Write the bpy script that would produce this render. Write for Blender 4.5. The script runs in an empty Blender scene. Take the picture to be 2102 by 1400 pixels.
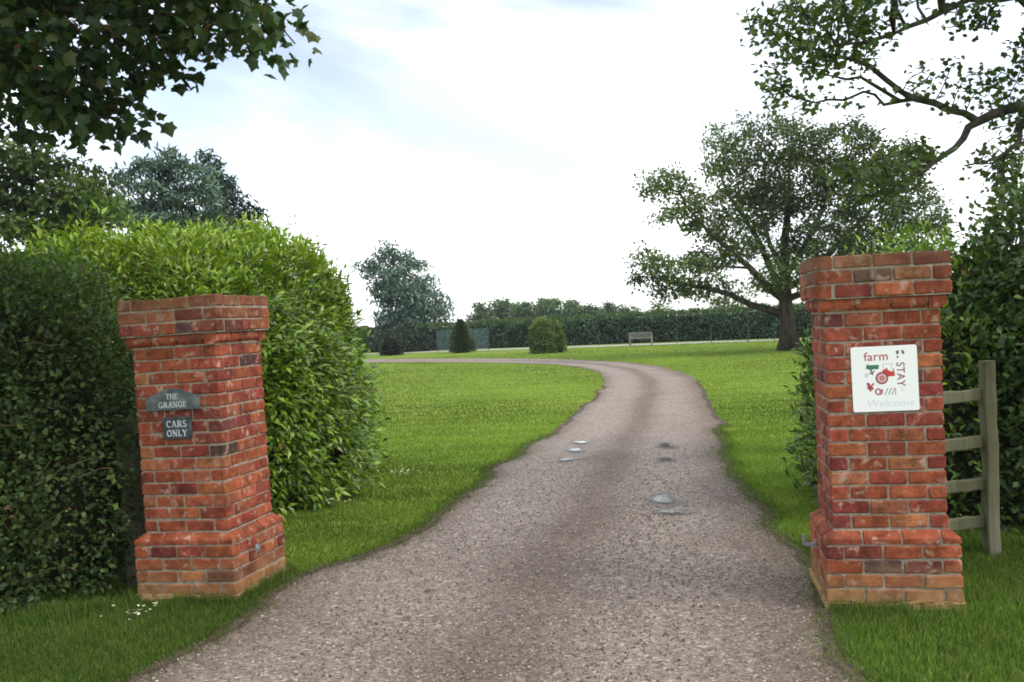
import bpy, bmesh, math, random
import numpy as np
from mathutils import Vector, Matrix

# ------------------------------------------------------------------ camera
SC = bpy.context.scene
COL = SC.collection
F, PITCH, ROLL, CAMH = 2000.0, 0.0180, -0.0519, 1.846     # focal length in pixels of a 2102 px wide frame
PW, PH = 2102.0, 1400.0
_fw = np.array([0, math.cos(PITCH), -math.sin(PITCH)])
_up = np.array([0, math.sin(PITCH), math.cos(PITCH)])
_rt = np.array([1.0, 0, 0])
RT = _rt * math.cos(ROLL) + _up * math.sin(ROLL)
UP = -_rt * math.sin(ROLL) + _up * math.cos(ROLL)
FW = _fw
CAM = np.array([0, 0, CAMH])
cd = bpy.data.cameras.new('camera')
cam = bpy.data.objects.new('camera', cd)
COL.objects.link(cam)
cd.sensor_width = 36.0
cd.lens = F / PW * 36.0
cd.clip_start = 0.05
cd.clip_end = 3000
cam.matrix_world = Matrix(((RT[0], UP[0], -FW[0], CAM[0]), (RT[1], UP[1], -FW[1], CAM[1]),
                           (RT[2], UP[2], -FW[2], CAM[2]), (0, 0, 0, 1)))
SC.camera = cam

# ------------------------------------------------------------------ sky, sun, exposure
SUN_EL, SUN_AZ = math.radians(48), math.radians(118)       # azimuth clockwise from the view direction (+Y)
w = bpy.data.worlds.new('World')
SC.world = w
w.use_nodes = True
nt = w.node_tree
nt.nodes.clear()
def N(t, typ, **kw):
    n = t.nodes.new(typ)
    for k, v in kw.items():
        if k.startswith('i_'):
            key = k[2:]
            n.inputs[int(key) if key.isdigit() else key.replace('_', ' ')].default_value = v
        else:
            setattr(n, k, v)
    return n
out = N(nt, 'ShaderNodeOutputWorld')
bg = N(nt, 'ShaderNodeBackground')
bg.inputs['Strength'].default_value = 0.12
sky = N(nt, 'ShaderNodeTexSky')
sky.sky_type = 'NISHITA'
sky.sun_disc = False
sky.sun_elevation = SUN_EL
sky.sun_rotation = SUN_AZ
sky.dust_density = 0.6
sky.ozone_density = 2.0
tc = N(nt, 'ShaderNodeTexCoord')
mp = N(nt, 'ShaderNodeMapping')
mp.inputs['Scale'].default_value = (1.0, 1.0, 2.2)
mp.inputs['Location'].default_value = (2.2, 6.1, 1.6)
nz = N(nt, 'ShaderNodeTexNoise')
nz.inputs['Scale'].default_value = 2.0
nz.inputs['Detail'].default_value = 5
nz.inputs['Roughness'].default_value = 0.5
nz.inputs['Distortion'].default_value = 0.4
cr = N(nt, 'ShaderNodeValToRGB')
cr.color_ramp.interpolation = 'EASE'
cr.color_ramp.elements[0].position = 0.30
cr.color_ramp.elements[0].color = (0.26, 0.26, 0.26, 1)
cr.color_ramp.elements[1].position = 0.66
cr.color_ramp.elements[1].color = (1, 1, 1, 1)
mx = N(nt, 'ShaderNodeMix', data_type='RGBA')
n2 = N(nt, 'ShaderNodeTexNoise')
n2.inputs['Scale'].default_value = 1.25
n2.inputs['Detail'].default_value = 6
n2.inputs['Roughness'].default_value = 0.55
n2.inputs['Distortion'].default_value = 0.6
mp2 = N(nt, 'ShaderNodeMapping')
mp2.inputs['Scale'].default_value = (1.2, 1.2, 4.2)
mp2.inputs['Location'].default_value = (9.1, 5.2, 1.7)
cl = N(nt, 'ShaderNodeValToRGB')
cl.color_ramp.interpolation = 'EASE'
cl.color_ramp.elements[0].position = 0.38
cl.color_ramp.elements[0].color = (5.0, 5.5, 5.9, 1)
cl.color_ramp.elements[1].position = 0.655
cl.color_ramp.elements[1].color = (13.4, 13.6, 13.9, 1)
nt.links.new(tc.outputs['Generated'], mp2.inputs['Vector'])
nt.links.new(mp2.outputs['Vector'], n2.inputs['Vector'])
nt.links.new(n2.outputs['Fac'], cl.inputs['Fac'])
nt.links.new(cl.outputs['Color'], mx.inputs['B'])
nt.links.new(tc.outputs['Generated'], mp.inputs['Vector'])
nt.links.new(mp.outputs['Vector'], nz.inputs['Vector'])
nt.links.new(nz.outputs['Fac'], cr.inputs['Fac'])
nt.links.new(cr.outputs['Color'], mx.inputs['Factor'])
nt.links.new(sky.outputs['Color'], mx.inputs['A'])
nt.links.new(mx.outputs['Result'], bg.inputs['Color'])
nt.links.new(bg.outputs['Background'], out.inputs['Surface'])

sl = bpy.data.lights.new('sun', 'SUN')
sl.energy = 1.4
sl.angle = math.radians(22)
sl.color = (1.0, 0.95, 0.86)
so = bpy.data.objects.new('sun', sl)
COL.objects.link(so)
sdir = Vector((math.sin(SUN_AZ) * math.cos(SUN_EL), math.cos(SUN_AZ) * math.cos(SUN_EL), math.sin(SUN_EL)))
so.rotation_euler = sdir.to_track_quat('Z', 'Y').to_euler()
so.location = sdir * 60

vs = SC.view_settings
vs.view_transform = 'Standard'
vs.look = 'None'
vs.gamma = 1
vs.exposure = 0.70
vs.use_curve_mapping = False
SC.render.engine = 'CYCLES'
SC.cycles.use_denoising = True
SC.cycles.max_bounces = 8
SC.cycles.diffuse_bounces = 4
SC.cycles.glossy_bounces = 2
SC.cycles.transmission_bounces = 5
SC.cycles.transparent_max_bounces = 6
SC.cycles.caustics_reflective = False
SC.cycles.caustics_refractive = False
SC.cycles.filter_width = 1.8

# ------------------------------------------------------------------ helpers
def at(px, py, d):
    """point seen at a pixel of the 2102x1400 photo at a real distance d along the view axis"""
    return CAM + FW * d + RT * ((px - PW / 2) / F * d) + UP * (-(py - PH / 2) / F * d)

def ground_at(px, py):
    d = FW * F + RT * (px - PW / 2) - UP * (py - PH / 2)
    return CAM + d * (-CAMH / d[2])

def tag(o, label=None, cat=None, group=None, kind=None):
    if label: o['label'] = label
    if cat: o['category'] = cat
    if group: o['group'] = group
    if kind: o['kind'] = kind
    return o

def thing(name, loc, label, cat, group=None, rot=(0, 0, 0)):
    o = bpy.data.objects.new(name, None)
    COL.objects.link(o)
    o.empty_display_size = 0.2
    o.location = loc
    o.rotation_euler = rot
    return tag(o, label, cat, group)

def linkobj(name, me, parent=None):
    o = bpy.data.objects.new(name, me)
    COL.objects.link(o)
    if parent is not None:
        o.parent = parent
    return o

def mesh_np(name, V, T, mat=None, tint=None, smooth=False, extra=None):
    """mesh from arrays: V (n,3), T (m,3) or (m,4) or list of such arrays"""
    me = bpy.data.meshes.new(name)
    V = np.asarray(V, dtype=np.float32)
    Ts = T if isinstance(T, list) else [T]
    Ts = [np.asarray(t, dtype=np.int32) for t in Ts if len(t)]
    nl = sum(t.size for t in Ts)
    npol = sum(len(t) for t in Ts)
    me.vertices.add(len(V))
    me.vertices.foreach_set('co', V.ravel())
    me.loops.add(nl)
    me.loops.foreach_set('vertex_index', np.concatenate([t.ravel() for t in Ts]))
    me.polygons.add(npol)
    tot = np.concatenate([np.full(len(t), t.shape[1], dtype=np.int32) for t in Ts])
    start = np.concatenate([[0], np.cumsum(tot)[:-1]]).astype(np.int32)
    me.polygons.foreach_set('loop_start', start)
    me.polygons.foreach_set('loop_total', tot)
    me.polygons.foreach_set('use_smooth', np.full(npol, smooth, dtype=bool))
    if tint is not None:
        a = me.attributes.new('tint', 'FLOAT_COLOR', 'POINT')
        c = np.ones((len(V), 4), dtype=np.float32)
        c[:, :3] = tint
        a.data.foreach_set('color', c.ravel())
    if extra:
        for k, arr in extra.items():
            a = me.attributes.new(k, 'FLOAT', 'POINT')
            a.data.foreach_set('value', np.asarray(arr, dtype=np.float32))
    me.update(calc_edges=True)
    me.validate()
    if mat: me.materials.append(mat)
    return me

def mesh_bm(name, bm, mat=None, smooth=False):
    me = bpy.data.meshes.new(name)
    bmesh.ops.recalc_face_normals(bm, faces=bm.faces[:])
    bm.to_mesh(me)
    bm.free()
    for p in me.polygons: p.use_smooth = smooth
    if mat: me.materials.append(mat)
    return me

def bm_box(bm, x0, x1, y0, y1, z0, z1, M=None):
    vs_ = [bm.verts.new((x, y, z)) for z in (z0, z1) for y in (y0, y1) for x in (x0, x1)]
    for f in ((0, 2, 3, 1), (4, 5, 7, 6), (0, 1, 5, 4), (2, 6, 7, 3), (0, 4, 6, 2), (1, 3, 7, 5)):
        bm.faces.new([vs_[i] for i in f])
    if M is not None:
        for v in vs_: v.co = M @ v.co
    return vs_

def bevel(bm, w_, seg=1):
    bmesh.ops.bevel(bm, geom=bm.edges[:], offset=w_, segments=seg, affect='EDGES', profile=0.5)

class SinNoise:
    """cheap smooth 3-D noise for arrays"""
    def __init__(self, seed, scale, n=9):
        r = np.random.default_rng(seed)
        self.k = r.normal(size=(n, 3)) * scale
        self.p = r.uniform(0, 6.283, n)
        self.a = r.uniform(0.5, 1, n)
        self.a /= np.sqrt((self.a ** 2).sum() / 2)
    def __call__(self, P):
        return (np.sin(P @ self.k.T + self.p) * self.a).sum(1)

def unit(v):
    return v / np.maximum(np.linalg.norm(v, axis=-1, keepdims=True), 1e-9)

# ------------------------------------------------------------------ materials
def new_mat(name):
    m = bpy.data.materials.new(name)
    m.use_nodes = True
    t = m.node_tree
    t.nodes.clear()
    o = N(t, 'ShaderNodeOutputMaterial')
    return m, t, o

def leaf_mat(name, trans=0.3, rough=0.45, spec=0.4):
    m, t, o = new_mat(name)
    at_ = N(t, 'ShaderNodeAttribute', attribute_name='tint')
    b = N(t, 'ShaderNodeBsdfPrincipled')
    b.inputs['Roughness'].default_value = rough
    b.inputs['Specular IOR Level'].default_value = spec
    tr = N(t, 'ShaderNodeBsdfTranslucent')
    mm = N(t, 'ShaderNodeMix', data_type='RGBA', blend_type='MULTIPLY')
    mm.inputs['Factor'].default_value = 1
    mm.inputs['B'].default_value = (1.25, 1.3, 0.55, 1)
    ms = N(t, 'ShaderNodeMixShader')
    ms.inputs['Fac'].default_value = trans
    L = t.links.new
    L(at_.outputs['Color'], b.inputs['Base Color'])
    L(at_.outputs['Color'], mm.inputs['A'])
    L(mm.outputs['Result'], tr.inputs['Color'])
    L(b.outputs['BSDF'], ms.inputs[1])
    L(tr.outputs['BSDF'], ms.inputs[2])
    L(ms.outputs['Shader'], o.inputs['Surface'])
    return m

def noise_mat(name, c1, c2, scale=8, detail=6, rough=0.85, bump=0.3, bscale=None, stretch=(1, 1, 1), c3=None, spec=0.3, bdist=0.02):
    m, t, o = new_mat(name)
    tc_ = N(t, 'ShaderNodeTexCoord')
    mp_ = N(t, 'ShaderNodeMapping')
    mp_.inputs['Scale'].default_value = stretch
    n1 = N(t, 'ShaderNodeTexNoise')
    n1.inputs['Scale'].default_value = scale
    n1.inputs['Detail'].default_value = detail
    r = N(t, 'ShaderNodeValToRGB')
    r.color_ramp.elements[0].position = 0.32
    r.color_ramp.elements[0].color = (*c1, 1)
    r.color_ramp.elements[1].position = 0.68
    r.color_ramp.elements[1].color = (*c2, 1)
    if c3:
        e = r.color_ramp.elements.new(0.5)
        e.color = (*c3, 1)
    b = N(t, 'ShaderNodeBsdfPrincipled')
    b.inputs['Roughness'].default_value = rough
    b.inputs['Specular IOR Level'].default_value = spec
    n2 = N(t, 'ShaderNodeTexNoise')
    n2.inputs['Scale'].default_value = bscale or scale * 3
    n2.inputs['Detail'].default_value = 5
    bp = N(t, 'ShaderNodeBump')
    bp.inputs['Strength'].default_value = bump
    bp.inputs['Distance'].default_value = bdist
    L = t.links.new
    L(tc_.outputs['Object'], mp_.inputs['Vector'])
    L(mp_.outputs['Vector'], n1.inputs['Vector'])
    L(mp_.outputs['Vector'], n2.inputs['Vector'])
    L(n1.outputs['Fac'], r.inputs['Fac'])
    L(r.outputs['Color'], b.inputs['Base Color'])
    L(n2.outputs['Fac'], bp.inputs['Height'])
    L(bp.outputs['Normal'], b.inputs['Normal'])
    L(b.outputs['BSDF'], o.inputs['Surface'])
    return m

def plain_mat(name, c, rough=0.5, spec=0.4, metal=0.0):
    m, t, o = new_mat(name)
    b = N(t, 'ShaderNodeBsdfPrincipled')
    b.inputs['Base Color'].default_value = (*c, 1)
    b.inputs['Roughness'].default_value = rough
    b.inputs['Specular IOR Level'].default_value = spec
    b.inputs['Metallic'].default_value = metal
    t.links.new(b.outputs['BSDF'], o.inputs['Surface'])
    return m

def brick_mat():
    m, t, o = new_mat('brick')
    L = t.links.new
    oi = N(t, 'ShaderNodeObjectInfo')
    tc_ = N(t, 'ShaderNodeTexCoord')
    add = N(t, 'ShaderNodeVectorMath', operation='ADD')
    mul = N(t, 'ShaderNodeVectorMath', operation='SCALE')
    mul.inputs['Scale'].default_value = 37.0
    cmb = N(t, 'ShaderNodeCombineXYZ')
    for k in 'XYZ': L(oi.outputs['Random'], cmb.inputs[k])
    L(cmb.outputs['Vector'], mul.inputs[0])
    L(tc_.outputs['Object'], add.inputs[0])
    L(mul.outputs['Vector'], add.inputs[1])
    # broad firing variation inside a brick
    n1 = N(t, 'ShaderNodeTexNoise'); n1.inputs['Scale'].default_value = 13; n1.inputs['Detail'].default_value = 7; n1.inputs['Roughness'].default_value = .65
    L(add.outputs['Vector'], n1.inputs['Vector'])
    mr = N(t, 'ShaderNodeMapRange'); mr.inputs['From Min'].default_value = .3; mr.inputs['From Max'].default_value = .7
    mr.inputs['To Min'].default_value = .50; mr.inputs['To Max'].default_value = 1.42
    L(n1.outputs['Fac'], mr.inputs['Value'])
    v1 = N(t, 'ShaderNodeMix', data_type='RGBA', blend_type='MULTIPLY'); v1.inputs['Factor'].default_value = 1
    L(oi.outputs['Color'], v1.inputs['A']); L(mr.outputs['Result'], v1.inputs['B'])
    # fine grain
    n2 = N(t, 'ShaderNodeTexNoise'); n2.inputs['Scale'].default_value = 85; n2.inputs['Detail'].default_value = 5
    L(add.outputs['Vector'], n2.inputs['Vector'])
    mr2 = N(t, 'ShaderNodeMapRange'); mr2.inputs['From Min'].default_value = .3; mr2.inputs['From Max'].default_value = .7
    mr2.inputs['To Min'].default_value = .75; mr2.inputs['To Max'].default_value = 1.2
    L(n2.outputs['Fac'], mr2.inputs['Value'])
    v2 = N(t, 'ShaderNodeMix', data_type='RGBA', blend_type='MULTIPLY'); v2.inputs['Factor'].default_value = 1
    L(v1.outputs['Result'], v2.inputs['A']); L(mr2.outputs['Result'], v2.inputs['B'])
    # pale salt and old paint specks
    n3 = N(t, 'ShaderNodeTexNoise'); n3.inputs['Scale'].default_value = 13; n3.inputs['Detail'].default_value = 6; n3.inputs['Roughness'].default_value = .65
    ad2 = N(t, 'ShaderNodeVectorMath', operation='ADD'); ad2.inputs[1].default_value = (5.2, 1.3, 8.8)
    L(add.outputs['Vector'], ad2.inputs[0]); L(ad2.outputs['Vector'], n3.inputs['Vector'])
    r3 = N(t, 'ShaderNodeValToRGB'); r3.color_ramp.elements[0].position = .56; r3.color_ramp.elements[1].position = .65
    L(n3.outputs['Fac'], r3.inputs['Fac'])
    fac = N(t, 'ShaderNodeMath', operation='MULTIPLY'); fac.inputs[1].default_value = .75
    L(r3.outputs['Color'], fac.inputs[0])
    v3 = N(t, 'ShaderNodeMix', data_type='RGBA'); v3.inputs['B'].default_value = (.50, .34, .25, 1)
    L(fac.outputs['Value'], v3.inputs['Factor']); L(v2.outputs['Result'], v3.inputs['A'])
    geo = N(t, 'ShaderNodeNewGeometry'); sp = N(t, 'ShaderNodeSeparateXYZ'); L(geo.outputs['Position'], sp.inputs['Vector'])
    nw = N(t, 'ShaderNodeTexNoise'); nw.inputs['Scale'].default_value = 5.5; nw.inputs['Detail'].default_value = 7; nw.inputs['Roughness'].default_value = .65
    L(geo.outputs['Position'], nw.inputs['Vector'])
    def band(z0, z1, lo, hi):
        a = N(t, 'ShaderNodeMapRange'); a.inputs['From Min'].default_value = z0; a.inputs['From Max'].default_value = z1; L(sp.outputs['Z'], a.inputs['Value'])
        k = N(t, 'ShaderNodeMath', operation='ADD'); L(a.outputs['Result'], k.inputs[0]); L(nw.outputs['Fac'], k.inputs[1])
        r_ = N(t, 'ShaderNodeMapRange'); r_.inputs['From Min'].default_value = lo; r_.inputs['From Max'].default_value = hi; L(k.outputs['Value'], r_.inputs['Value'])
        return r_.outputs['Result']
    lich = N(t, 'ShaderNodeMix', data_type='RGBA'); lich.inputs['B'].default_value = (.34, .21, .085, 1)
    fl = N(t, 'ShaderNodeMath', operation='MULTIPLY'); fl.inputs[1].default_value = .62; L(band(.45, .02, .85, 1.35), fl.inputs[0])
    L(fl.outputs['Value'], lich.inputs['Factor']); L(v3.outputs['Result'], lich.inputs['A'])
    mos = N(t, 'ShaderNodeMix', data_type='RGBA'); mos.inputs['B'].default_value = (.13, .085, .045, 1)
    fm_ = N(t, 'ShaderNodeMath', operation='MULTIPLY'); fm_.inputs[1].default_value = .70; L(band(1.70, 2.15, .90, 1.6), fm_.inputs[0])
    L(fm_.outputs['Value'], mos.inputs['Factor']); L(lich.outputs['Result'], mos.inputs['A'])
    # broad soot and damp across neighbouring bricks
    dm = N(t, 'ShaderNodeMapRange'); dm.inputs['From Min'].default_value = .35; dm.inputs['From Max'].default_value = .65; dm.inputs['To Min'].default_value = .62; dm.inputs['To Max'].default_value = 1.16
    L(nw.outputs['Fac'], dm.inputs['Value'])
    v4 = N(t, 'ShaderNodeMix', data_type='RGBA', blend_type='MULTIPLY'); v4.inputs['Factor'].default_value = 1
    L(mos.outputs['Result'], v4.inputs['A']); L(dm.outputs['Result'], v4.inputs['B'])
    b = N(t, 'ShaderNodeBsdfPrincipled'); b.inputs['Roughness'].default_value = .82; b.inputs['Specular IOR Level'].default_value = .2
    L(v4.outputs['Result'], b.inputs['Base Color'])
    bp = N(t, 'ShaderNodeBump'); bp.inputs['Strength'].default_value = .55; bp.inputs['Distance'].default_value = .006
    mth = N(t, 'ShaderNodeMath', operation='ADD'); L(n2.outputs['Fac'], mth.inputs[0]); L(n1.outputs['Fac'], mth.inputs[1])
    L(mth.outputs['Value'], bp.inputs['Height']); L(bp.outputs['Normal'], b.inputs['Normal'])
    L(b.outputs['BSDF'], o.inputs['Surface'])
    return m

def gravel_mat():
    m, t, o = new_mat('gravel')
    L = t.links.new
    tc_ = N(t, 'ShaderNodeTexCoord')
    vor = N(t, 'ShaderNodeTexVoronoi'); vor.inputs['Scale'].default_value = 62
    L(tc_.outputs['Object'], vor.inputs['Vector'])
    sep = N(t, 'ShaderNodeSeparateColor'); L(vor.outputs['Color'], sep.inputs['Color'])
    cr_ = N(t, 'ShaderNodeValToRGB')
    e = cr_.color_ramp.elements
    e[0].position = 0; e[0].color = (.075, .056, .044, 1)
    e[1].position = 1; e[1].color = (.42, .38, .32, 1)
    for p, c in ((.22, (.15, .114, .092)), (.42, (.19, .152, .128)), (.60, (.18, .16, .144)), (.78, (.22, .17, .136)), (.92, (.28, .24, .19))):
        k = e.new(p); k.color = (*c, 1)
    L(sep.outputs['Red'], cr_.inputs['Fac'])
    # loose strip against compacted wheel tracks
    av = N(t, 'ShaderNodeAttribute', attribute_name='loose')
    n1 = N(t, 'ShaderNodeTexNoise'); n1.inputs['Scale'].default_value = .9; n1.inputs['Detail'].default_value = 6
    L(tc_.outputs['Object'], n1.inputs['Vector'])
    ad = N(t, 'ShaderNodeMath', operation='ADD'); L(av.outputs['Fac'], ad.inputs[0])
    mr0 = N(t, 'ShaderNodeMapRange'); mr0.inputs['From Min'].default_value = .3; mr0.inputs['From Max'].default_value = .7
    mr0.inputs['To Min'].default_value = -.25; mr0.inputs['To Max'].default_value = .25
    L(n1.outputs['Fac'], mr0.inputs['Value']); L(mr0.outputs['Result'], ad.inputs[1])
    cl = N(t, 'ShaderNodeClamp'); L(ad.outputs['Value'], cl.inputs['Value'])
    lo = N(t, 'ShaderNodeMix', data_type='RGBA', blend_type='MULTIPLY'); lo.inputs['Factor'].default_value = 1
    lc = N(t, 'ShaderNodeMix', data_type='RGBA'); lc.inputs['A'].default_value = (1.42, 1.37, 1.32, 1); lc.inputs['B'].default_value = (.80, .70, .61, 1)
    L(cl.outputs['Result'], lc.inputs['Factor'])
    L(cr_.outputs['Color'], lo.inputs['A']); L(lc.outputs['Result'], lo.inputs['B'])
    # fines between stones in the tracks
    fin = N(t, 'ShaderNodeMix', data_type='RGBA'); fin.inputs['A'].default_value = (.235, .208, .186, 1)
    fm = N(t, 'ShaderNodeMapRange'); fm.inputs['To Min'].default_value = .9; fm.inputs['To Max'].default_value = 1
    L(cl.outputs['Result'], fm.inputs['Value'])
    L(fm.outputs['Result'], fin.inputs['Factor']); L(lo.outputs['Result'], fin.inputs['B'])
    b = N(t, 'ShaderNodeBsdfPrincipled'); b.inputs['Specular IOR Level'].default_value = .35
    n3 = N(t, 'ShaderNodeTexNoise'); n3.inputs['Scale'].default_value = 11; n3.inputs['Detail'].default_value = 8; n3.inputs['Roughness'].default_value = .75
    L(tc_.outputs['Object'], n3.inputs['Vector'])
    m3 = N(t, 'ShaderNodeMapRange'); m3.inputs['From Min'].default_value = .32; m3.inputs['From Max'].default_value = .68; m3.inputs['To Min'].default_value = .66; m3.inputs['To Max'].default_value = 1.34
    L(n3.outputs['Fac'], m3.inputs['Value'])
    mo = N(t, 'ShaderNodeMix', data_type='RGBA', blend_type='MULTIPLY'); mo.inputs['Factor'].default_value = 1
    L(fin.outputs['Result'], mo.inputs['A']); L(m3.outputs['Result'], mo.inputs['B'])
    L(mo.outputs['Result'], b.inputs['Base Color'])
    b.inputs['Roughness'].default_value = .7
    bp = N(t, 'ShaderNodeBump'); bp.inputs['Strength'].default_value = .8; bp.inputs['Distance'].default_value = .012
    inv = N(t, 'ShaderNodeMath', operation='SUBTRACT'); inv.inputs[0].default_value = 1; L(vor.outputs['Distance'], inv.inputs[1])
    L(inv.outputs['Value'], bp.inputs['Height']); L(bp.outputs['Normal'], b.inputs['Normal'])
    L(b.outputs['BSDF'], o.inputs['Surface'])
    return m

def lawn_mat():
    m, t, o = new_mat('lawn')
    L = t.links.new
    tc_ = N(t, 'ShaderNodeTexCoord')
    n1 = N(t, 'ShaderNodeTexNoise'); n1.inputs['Scale'].default_value = .35; n1.inputs['Detail'].default_value = 5
    n2 = N(t, 'ShaderNodeTexNoise'); n2.inputs['Scale'].default_value = 14; n2.inputs['Detail'].default_value = 8; n2.inputs['Roughness'].default_value = .7
    L(tc_.outputs['Object'], n1.inputs['Vector']); L(tc_.outputs['Object'], n2.inputs['Vector'])
    wv = N(t, 'ShaderNodeTexWave'); wv.inputs['Scale'].default_value = .32; wv.inputs['Distortion'].default_value = 1.5
    wv.inputs['Detail'].default_value = 2; wv.inputs['Detail Scale'].default_value = .6
    wv.bands_direction = 'Y'
    L(tc_.outputs['Object'], wv.inputs['Vector'])
    r1 = N(t, 'ShaderNodeValToRGB')
    r1.color_ramp.elements[0].position = .3; r1.color_ramp.elements[0].color = (.138, .205, .030, 1)
    r1.color_ramp.elements[1].position = .7; r1.color_ramp.elements[1].color = (.195, .262, .040, 1)
    L(n1.outputs['Fac'], r1.inputs['Fac'])
    mr = N(t, 'ShaderNodeMapRange'); mr.inputs['From Min'].default_value = .25; mr.inputs['From Max'].default_value = .75
    mr.inputs['To Min'].default_value = .6; mr.inputs['To Max'].default_value = 1.3
    L(n2.outputs['Fac'], mr.inputs['Value'])
    mr2 = N(t, 'ShaderNodeMapRange'); mr2.inputs['To Min'].default_value = .86; mr2.inputs['To Max'].default_value = 1.12
    L(wv.outputs['Fac'], mr2.inputs['Value'])
    m1 = N(t, 'ShaderNodeMix', data_type='RGBA', blend_type='MULTIPLY'); m1.inputs['Factor'].default_value = 1
    m2 = N(t, 'ShaderNodeMix', data_type='RGBA', blend_type='MULTIPLY'); m2.inputs['Factor'].default_value = 1
    L(r1.outputs['Color'], m1.inputs['A']); L(mr.outputs['Result'], m1.inputs['B'])
    L(m1.outputs['Result'], m2.inputs['A']); L(mr2.outputs['Result'], m2.inputs['B'])
    b = N(t, 'ShaderNodeBsdfPrincipled'); b.inputs['Roughness'].default_value = .9; b.inputs['Specular IOR Level'].default_value = .05
    L(m2.outputs['Result'], b.inputs['Base Color'])
    bp = N(t, 'ShaderNodeBump'); bp.inputs['Strength'].default_value = .6; bp.inputs['Distance'].default_value = .03
    L(n2.outputs['Fac'], bp.inputs['Height']); L(bp.outputs['Normal'], b.inputs['Normal'])
    L(b.outputs['BSDF'], o.inputs['Surface'])
    return m

M_LEAF = leaf_mat('leaf', .30, .5, .35)
M_GLOSS = leaf_mat('laurel_leaf', .25, .32, .5)
M_NEEDLE = leaf_mat('needle', .12, .6, .25)
M_GRASS = leaf_mat('grass_blade', .35, .7, .12)
M_BRICK = brick_mat()
M_MORTAR = noise_mat('mortar', (.23, .185, .135), (.44, .365, .28), 22, 6, .95, .6, 90)
M_FOOT = noise_mat('footing', (.20, .125, .05), (.46, .33, .14), 12, 6, .95, .6, 60, c3=(.38, .25, .10))
M_GRAVEL = gravel_mat()
M_LAWN = lawn_mat()
M_BARK = noise_mat('bark', (.028, .022, .016), (.10, .085, .065), 6, 8, .95, 1.0, 14, (1, 1, .25), spec=.15, bdist=.05)
M_BARKG = noise_mat('bark_mossy', (.040, .038, .028), (.14, .132, .095), 5, 8, .95, 1.0, 14, (1, 1, .3), spec=.15, bdist=.05)
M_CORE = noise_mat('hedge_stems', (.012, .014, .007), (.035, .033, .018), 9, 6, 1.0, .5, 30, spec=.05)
M_WOOD = noise_mat('weathered_wood', (.085, .080, .050), (.20, .185, .135), 7, 8, .9, .6, 40, (1, 1, .12), c3=(.135, .135, .075), spec=.2, bdist=.01)
M_SLATE = noise_mat('slate', (.055, .068, .075), (.16, .18, .175), 17, 7, .6, .35, 60, c3=(.09, .105, .11), spec=.4, bdist=.004)
M_SLATE2 = noise_mat('dark_slate', (.020, .028, .036), (.075, .090, .10), 14, 7, .55, .35, 60, c3=(.035, .045, .055), spec=.4, bdist=.004)
M_LETTER = noise_mat('letter_paint', (.42, .44, .46), (.66, .67, .69), 40, 5, .6, .1, spec=.3)
M_WHITE = plain_mat('white_board', (.94, .94, .93), .3, .5)
M_METAL = noise_mat('galvanised', (.14, .15, .16), (.34, .35, .37), 40, 5, .5, .3, 90, spec=.6, bdist=.002)

# ------------------------------------------------------------------ ground, drive
lv = np.array([[-900, -60, 0], [900, -60, 0], [900, 1400, 0], [-900, 1400, 0]], float)
lawn = linkobj('lawn', mesh_np('lawn', lv, np.array([[0, 1, 2, 3]]), M_LAWN))
tag(lawn, kind='structure')

LEFT = [(-6.2, -3.0), (-4.2, 0.6), (-2.75, 3.1), (-2.06, 5.20), (-1.90, 5.83), (-1.80, 6.48), (-1.62, 7.28), (-1.25, 7.80), (-.94, 8.70), (-.56, 10.51), (-.09, 13.0), (.54, 15.6),
        (1.47, 20.67), (2.30, 25.51), (2.72, 29.67), (2.70, 35.05), (1.62, 40.2), (-1.6, 46.45), (-7.6, 54.5), (-16, 63), (-26, 72)]
RIGHT = [(4.2, -3.0), (2.5, .6), (1.55, 3.1), (1.56, 4.62), (1.74, 5.5), (1.95, 6.72), (2.09, 7.88), (2.29, 9.65), (2.53, 11.6), (2.91, 13.9), (3.40, 16.4),
         (3.86, 19.18), (4.46, 22.96), (5.04, 27.6), (5.20, 32.8), (4.75, 37.46), (3.3, 42.9), (.9, 48.2), (-2.9, 53.9), (-8.2, 60.5), (-14.5, 67.5), (-24, 77)]
def resample(pl, n):
    P = np.array(pl, float) * 1.028
    Q = []
    for i in range(len(P) - 1):          # Catmull-Rom
        p0, p1, p2, p3 = P[max(i - 1, 0)], P[i], P[i + 1], P[min(i + 2, len(P) - 1)]
        for t in np.linspace(0, 1, 14, endpoint=False):
            Q.append(.5 * ((2 * p1) + (-p0 + p2) * t + (2 * p0 - 5 * p1 + 4 * p2 - p3) * t * t + (-p0 + 3 * p1 - 3 * p2 + p3) * t ** 3))
    Q.append(P[-1])
    Q = np.array(Q)
    s = np.concatenate([[0], np.cumsum(np.linalg.norm(np.diff(Q, axis=0), axis=1))])
    u = np.linspace(0, s[-1], n)
    return np.stack([np.interp(u, s, Q[:, 0]), np.interp(u, s, Q[:, 1])], 1)
ND = 420
EL, ER = resample(LEFT, ND), resample(RIGHT, ND)
_r = np.random.default_rng(4)
jit = np.convolve(_r.normal(size=ND + 8), np.ones(4) / 4, 'same')[:ND] * .09
jit2 = np.convolve(_r.normal(size=ND + 8), np.ones(4) / 4, 'same')[:ND] * .09
EL[:, 0] += jit; ER[:, 0] += jit2
NA = 24
ts = np.linspace(0, 1, NA + 1)
DV = (EL[:, None, :] * (1 - ts)[None, :, None] + ER[:, None, :] * ts[None, :, None]).reshape(-1, 2)
acr = np.tile(ts, ND)
loose = np.clip(np.exp(-((acr - .50) / .11) ** 2) + np.exp(-(acr / .10) ** 2) + 1.15 * np.exp(-((1 - acr) / .14) ** 2), 0, 1)
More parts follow.
